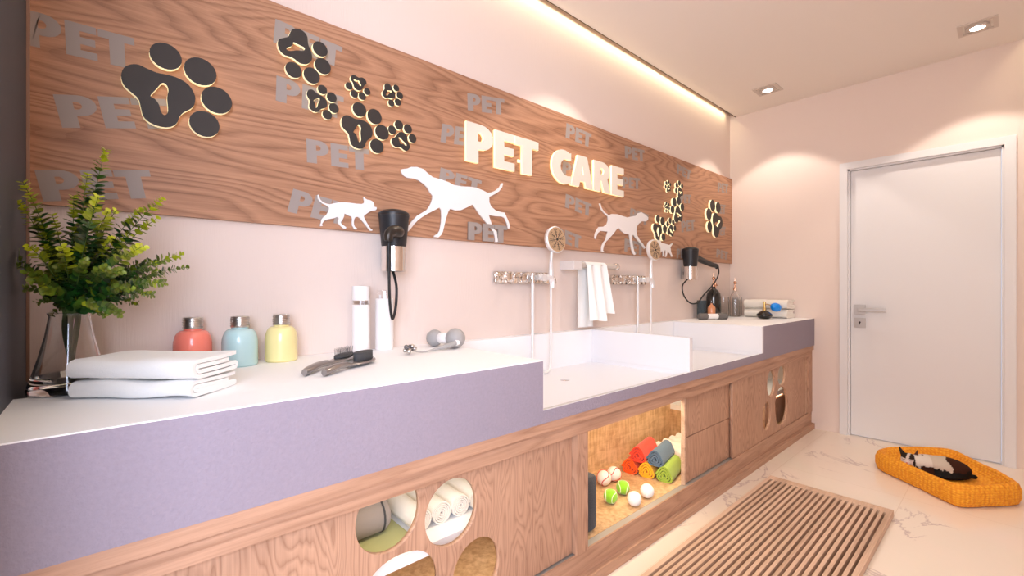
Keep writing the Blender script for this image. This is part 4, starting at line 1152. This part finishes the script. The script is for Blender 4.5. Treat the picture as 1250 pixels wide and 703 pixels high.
def rolled(name, loc, rz, R, length, mat, label, group, shape='round', turns=4.5, tall=1.0):
    if shape == 'round': fn = lambda a: (R * math.cos(a), R * math.sin(a))
    else:
        def fn(a):
            k = 1 / (1 + .15 * math.cos(3 * (a + PI / 2)) ) * 1.0
            return (R * 1.02 * k * math.cos(a) * .98, R * k * math.sin(a) * .95 + R * .02)
    P = spiral_path(fn, turns, .88 / turns, 26)
    lo = min(p[1] for p in P); th = R * .88 / turns * .74
    # start at the bottom
    P = [(y, z - lo + th / 2) for y, z in P]
    o = obj(name, ribbon(P, th, length, 8, .0012, hash(label) % 7 * 0 + R * 100, None), mat, smooth=True)
    o.location = loc; o.rotation_euler = (0, 0, rz)
    return tag(o, label, 'towel', group)
C_ = dict(red=(.74, .060, .030), orange=(.86, .105, .012), yellow=(.92, .42, .02), blue=(.095, .15, .215), green=(.30, .43, .055))
FM = {k: fabric(k + '_cloth', v) for k, v in C_.items()}
g = 'coloured rolled cloths in the open compartment'
rzc = math.radians(12)
d_ = Vector((math.cos(rzc), math.sin(rzc), 0)); nrm = Vector((-d_.y, d_.x, 0))
ORG = Vector((2.275, 1.245, ZF))
Rr = .0435
def cl(k, up, key, lb, along=0, tl=0):
    rolled('rolled_cloth', ORG + nrm * k + d_ * along + Vector((0, 0, up)), rzc, Rr, .21, FM[key], lb, g, 'tri', 3.2)
cl(0.0, .0, 'green', 'olive green rolled cloth, bottom row nearest the front')
cl(.095, .0, 'yellow', 'amber yellow rolled cloth, middle of the bottom row')
cl(.188, .0, 'orange', 'orange red rolled cloth, back of the bottom row')
cl(.047, .074, 'blue', 'slate blue rolled cloth on top in front')
cl(.143, .074, 'red', 'bright red rolled cloth on top behind the blue one')
g = 'white rolled towels at the right of the open compartment'
for k in range(4):
    rolled('rolled_towel', (2.515 + .084 * k, 1.36, ZF), math.radians(88), .040, .20, M_towel, ['leftmost', 'second', 'third', 'rightmost'][k] + ' white rolled towel lying behind the drawers', g, 'round', 4)
# dark carrier leaning at the left of the opening
r = thing('pet_brush_case', 'dark grey case standing behind the left stile of the open compartment', 'case', (1.42, 1.215, ZF))
bm = bmesh.new()
box(bm, -.025, .125, -.045, .025, .001, .236, bev=.022)
obj('case_body', bm, fabric('dark_slate_plastic', (.035, .036, .045)), r, smooth=True)
obj('zip_band', B(-.022, .128, -.016, -.004, .02, .215, bev=.004), M_brist, r)

# ------------------------------------------------------------------ things on the left shelf seen through the paw holes
g = 'rolled towels on the left shelf'
for k in range(5):
    o = rolled('rolled_towel', (.756 + .077 * k, 1.40, .3625), PI / 2, .0375, .25, M_towelc, 'cream rolled towel on the left shelf, number seen through the paw holes', g, 'round', 5)
    o['label'] = ['leftmost', 'second', 'third', 'fourth', 'rightmost'][k] + ' cream rolled towel seen through the upper paw hole'
r = thing('grey_pouch', 'grey rounded pouch lying on a green cloth on the left shelf', 'pouch', (.60, 1.39, .3625))
o = obj('green_mat', B(.47, .72, 1.24, 1.50, .3622, .3672, bev=.002), fabric('pale_olive_cloth', (.46, .46, .20))); tag(o, 'thin pale olive cloth under the grey pouch on the left shelf', 'cloth')
r.location = (.575, 1.37, .3675)
bm = tube([(-.10, 0, .055), (-.085, 0, .055), (.085, 0, .055), (.10, 0, .055)], [.044, .0545, .0545, .044], 28)
obj('pouch_body', bm, fabric('warm_grey_cloth', (.30, .26, .24)), r, smooth=True)
obj('end_cord', tube([(.072, 0, .055), (.078, 0, .055)], .0560, 28), M_brist, r, smooth=True)

# ------------------------------------------------------------------ cat bed
def knit():
    w = NT('orange_knit'); b = w.b
    tc = w.n('ShaderNodeTexCoord')
    v = w.n('ShaderNodeTexVoronoi', Scale=58.0); mp = w.n('ShaderNodeMapping', Scale=(1, 1, 1.5)); w.l(tc.outputs['Object'], mp.inputs[0]); w.l(mp.outputs[0], v.inputs['Vector'])
    v.inputs['Randomness'].default_value = 0.35
    rp = w.n('ShaderNodeValToRGB'); e = rp.color_ramp.elements
    e[0].position = .1; e[0].color = rgb(.95, .46, .03); e[1].position = .75; e[1].color = rgb(.74, .24, .008)
    w.l(v.outputs['Distance'], rp.inputs[0]); w.l(rp.outputs[0], b.inputs['Base Color'])
    bp = w.n('ShaderNodeBump', Strength=1.0, Distance=0.006, _invert=True); w.l(v.outputs['Distance'], bp.inputs['Height']); w.l(bp.outputs[0], b.inputs['Normal'])
    b.inputs['Roughness'].default_value = .85
    return w.m
M_knit = knit()
OUT = [(3.46, .375), (3.60, .545), (3.69, .585), (3.80, .55), (3.95, .43), (4.045, .335), (4.06, .265), (3.98, .20), (3.84, .09), (3.70, .00), (3.61, -.03), (3.53, .005), (3.41, .095), (3.325, .165), (3.315, .205), (3.37, .275)]
OUT = roundloop(OUT, 4)
bc = Vector((sum(p[0] for p in OUT) / len(OUT), sum(p[1] for p in OUT) / len(OUT)))
bed = thing('cat_bed', 'orange knitted cat bed on the marble floor by the door', 'cat bed', (bc.x, bc.y, 0))
rings_ = [(.90, 0.0), (.985, .006), (1.02, .035), (1.02, .075), (.985, .103), (.935, .114), (.88, .108), (.82, .078), (.74, .058), (.40, .055), (.12, .054)]
bm = bmesh.new(); rg = []
for k, z in rings_:
    row = []
    for i, p in enumerate(OUT):
        q = bc + (Vector(p) - bc) * k
        # inner edge closes in by a constant width on the narrow side
        row.append(bm.verts.new((q.x, q.y, z + (noise.noise(Vector((q.x * 9, q.y * 9, z * 5))) * .006 if z > .01 else 0))))
    rg.append(row)
nO = len(OUT)
for a, b_ in zip(rg, rg[1:]):
    for i in range(nO): bm.faces.new((a[i], a[(i + 1) % nO], b_[(i + 1) % nO], b_[i]))
bm.faces.new(rg[0][::-1]); bm.faces.new(rg[-1])
bmesh.ops.recalc_face_normals(bm, faces=bm.faces)
obj('padded_tray', bm, M_knit, bed, world=True, smooth=True)

# ------------------------------------------------------------------ sleeping cat: one continuous body
def blob_mesh(blobs, voxel, smooth_it=6):
    bm = bmesh.new()
    for c_, rad, rot in blobs:
        r_ = bmesh.ops.create_icosphere(bm, subdivisions=3, radius=1.0)
        M_ = Matrix.Translation(Vector(c_)) @ (rotm('Z', rot[2]) @ rotm('Y', rot[1]) @ rotm('X', rot[0])) @ Matrix.Diagonal((*rad, 1))
        for v in r_['verts']: v.co = M_ @ v.co
    me = bpy.data.meshes.new('tmp'); bm.to_mesh(me); bm.free()
    o = bpy.data.objects.new('tmp', me); COL.objects.link(o)
    m = o.modifiers.new('r', 'REMESH'); m.mode = 'VOXEL'; m.voxel_size = voxel
    s = o.modifiers.new('s', 'SMOOTH'); s.factor = .5; s.iterations = smooth_it
    dg = bpy.context.evaluated_depsgraph_get(); dg.update()
    out = bpy.data.meshes.new_from_object(o.evaluated_get(dg)); bpy.data.objects.remove(o); bpy.data.meshes.remove(me)
    return out
# cat frame: origin at the body centre, +x from rump to head, -y towards the camera, z up from the tray
head = on_plane(2, .125, 1108.5, 560.0); rump = on_plane(2, .10, 1171, 573.5)
cc = (head + rump) / 2; cz = .056
ax_ = (head - rump); ax_.z = 0; HL = ax_.length / 2; an = math.atan2(ax_.y, ax_.x)
M_fur = attr_mat('cat_fur', .85, .12, sheen=.0, bump=.5, bscale=260)
cat = thing('sleeping_cat', 'black, brown and white cat curled asleep in the orange bed', 'cat', (cc.x, cc.y, cz), an)
h = HL
# local +y is to the camera side when the heading points up-left in the frame; find it
side = 1 if Vector((-math.sin(an), math.cos(an), 0)).dot(Vector((-cc.x, -cc.y, 0))) > 0 else -1
def c3(x, y, z): return (x, y * side, z)
hx = h - .005
blobs = [
 (c3(-h * .35, 0, .052), (.115, .078, .056), (0, 0, 0)), (c3(-h * .75, .005, .046), (.080, .075, .050), (0, 0, 0)), (c3(.02, 0, .055), (.105, .070, .052), (0, 0, 0)),
 (c3(h * .48, .0, .055), (.075, .058, .048), (0, 0, 0)), (c3(h * .74, .0, .058), (.045, .042, .040), (0, 0, 0)),
 (c3(hx, .004, .068), (.041, .042, .036), (0, 0, 0)), (c3(hx + .014, .030, .055), (.020, .020, .016), (0, 0, 0)),           # head and muzzle
 (c3(hx + .026, .014, .060), (.018, .018, .018), (0, 0, 0)), (c3(hx - .008, .032, .060), (.018, .018, .018), (0, 0, 0)),
 (c3(-h * .55, .060, .026), (.080, .030, .026), (0, 0, 10 * side)), (c3(-h * .1, .070, .016), (.060, .017, .015), (0, 0, -8 * side)),  # hind leg
 (c3(h * .35, .060, .022), (.070, .020, .019), (0, 0, 5 * side)), (c3(h * .72, .052, .018), (.040, .016, .015), (0, 0, -12 * side)), (c3(hx + .012, .044, .020), (.022, .015, .012), (0, 0, 0)),
]
for k in range(14):   # tail curled along the belly
    t = k / 13; a = math.radians(200 - 110 * t)
    blobs.append((c3(-h * .62 + .11 * math.cos(a) + .10 * t, .010 + .088 * max(0, math.sin(math.radians(-30 + 120 * t))), .018), (.016, .014, .013), (0, 0, 0)))
for ex, ey, lx, ly in ((.026, -.008, .016, -.010), (-.026, .016, -.006, .004)):    # ears: stacked shrinking blobs
    for k in range(8):
        t = k / 7
        blobs.append((c3(hx + ex + lx * t, ey + ly * t, .092 + .036 * t), (.0150 * (1 - t * .75), .0095 * (1 - t * .6), .010), (0, 0, -25 * side)))
me = blob_mesh(blobs, .0042, 5)
ca = me.color_attributes.new('col', 'FLOAT_COLOR', 'POINT')
for i, v in enumerate(me.vertices):
    x, y, z = v.co.x, v.co.y * side, v.co.z
    nz = noise.noise(Vector((x * 22, y * 22, z * 22))) * .022; n2 = noise.noise(Vector((x * 70, y * 70, z * 70))) * .010
    xx, yy, zz = x + nz + n2, y + nz, z + nz * .6 + n2
    blk, brn, wht, cream = (.012, .010, .009), (.040, .013, .007), (.62, .55, .48), (.52, .44, .36)
    c_ = cream if x < h * .8 else wht
    c_ = wht if x > h * .2 else cream
    if xx < -h * .42: c_ = brn
    if zz < .050 and x < h * .80: c_ = blk
    if zz < .060 and .15 * h < x < .62 * h and y > .02: c_ = brn
    if -h * .42 < xx < -h * .1 and yy < -.02: c_ = brn
    if x > h * .82:
        c_ = (.62, .50, .44)
        lat = (x - hx) * .88 - (y - .004) * .47       # across the face
        if z > .080 and abs(lat) > .007: c_ = (.030, .018, .014)
        if z > .106: c_ = (.09, .040, .032)
        if lat < -.026: c_ = (.03, .018, .014)
    if x > h * .9 and z < .034: c_ = wht
    if z > .1035 and x > h * .4: c_ = (.085, .036, .028) if y > .0 else (.03, .018, .014)
    ca.data[i].color = (*c_, 1)
obj('cat_body', me, M_fur, cat, smooth=True)
obj('nose', lathe(ball_prof(.0042, 0, 8), 10, c=c3(hx + .0235, .0475, .0585)), plain('pink_nose', (.62, .16, .13), .5), cat, smooth=True)
M_lid = plain('closed_eyelid', (.05, .02, .015), .7)
for dy in (-.016, .016):
    ctr_ = c3(hx + .0195 + dy * .88, .0385 - dy * .47, .0735)
    P = [Vector(ctr_) + Vector(((k - 2) * .0036, -(k - 2) * .0020 * side - .0008 * abs(k - 2) * side, -.0016 * (2 - abs(k - 2)))) for k in range(5)]
    obj('closed_eye', tube(P, .0011, 6), M_lid, cat, smooth=True)
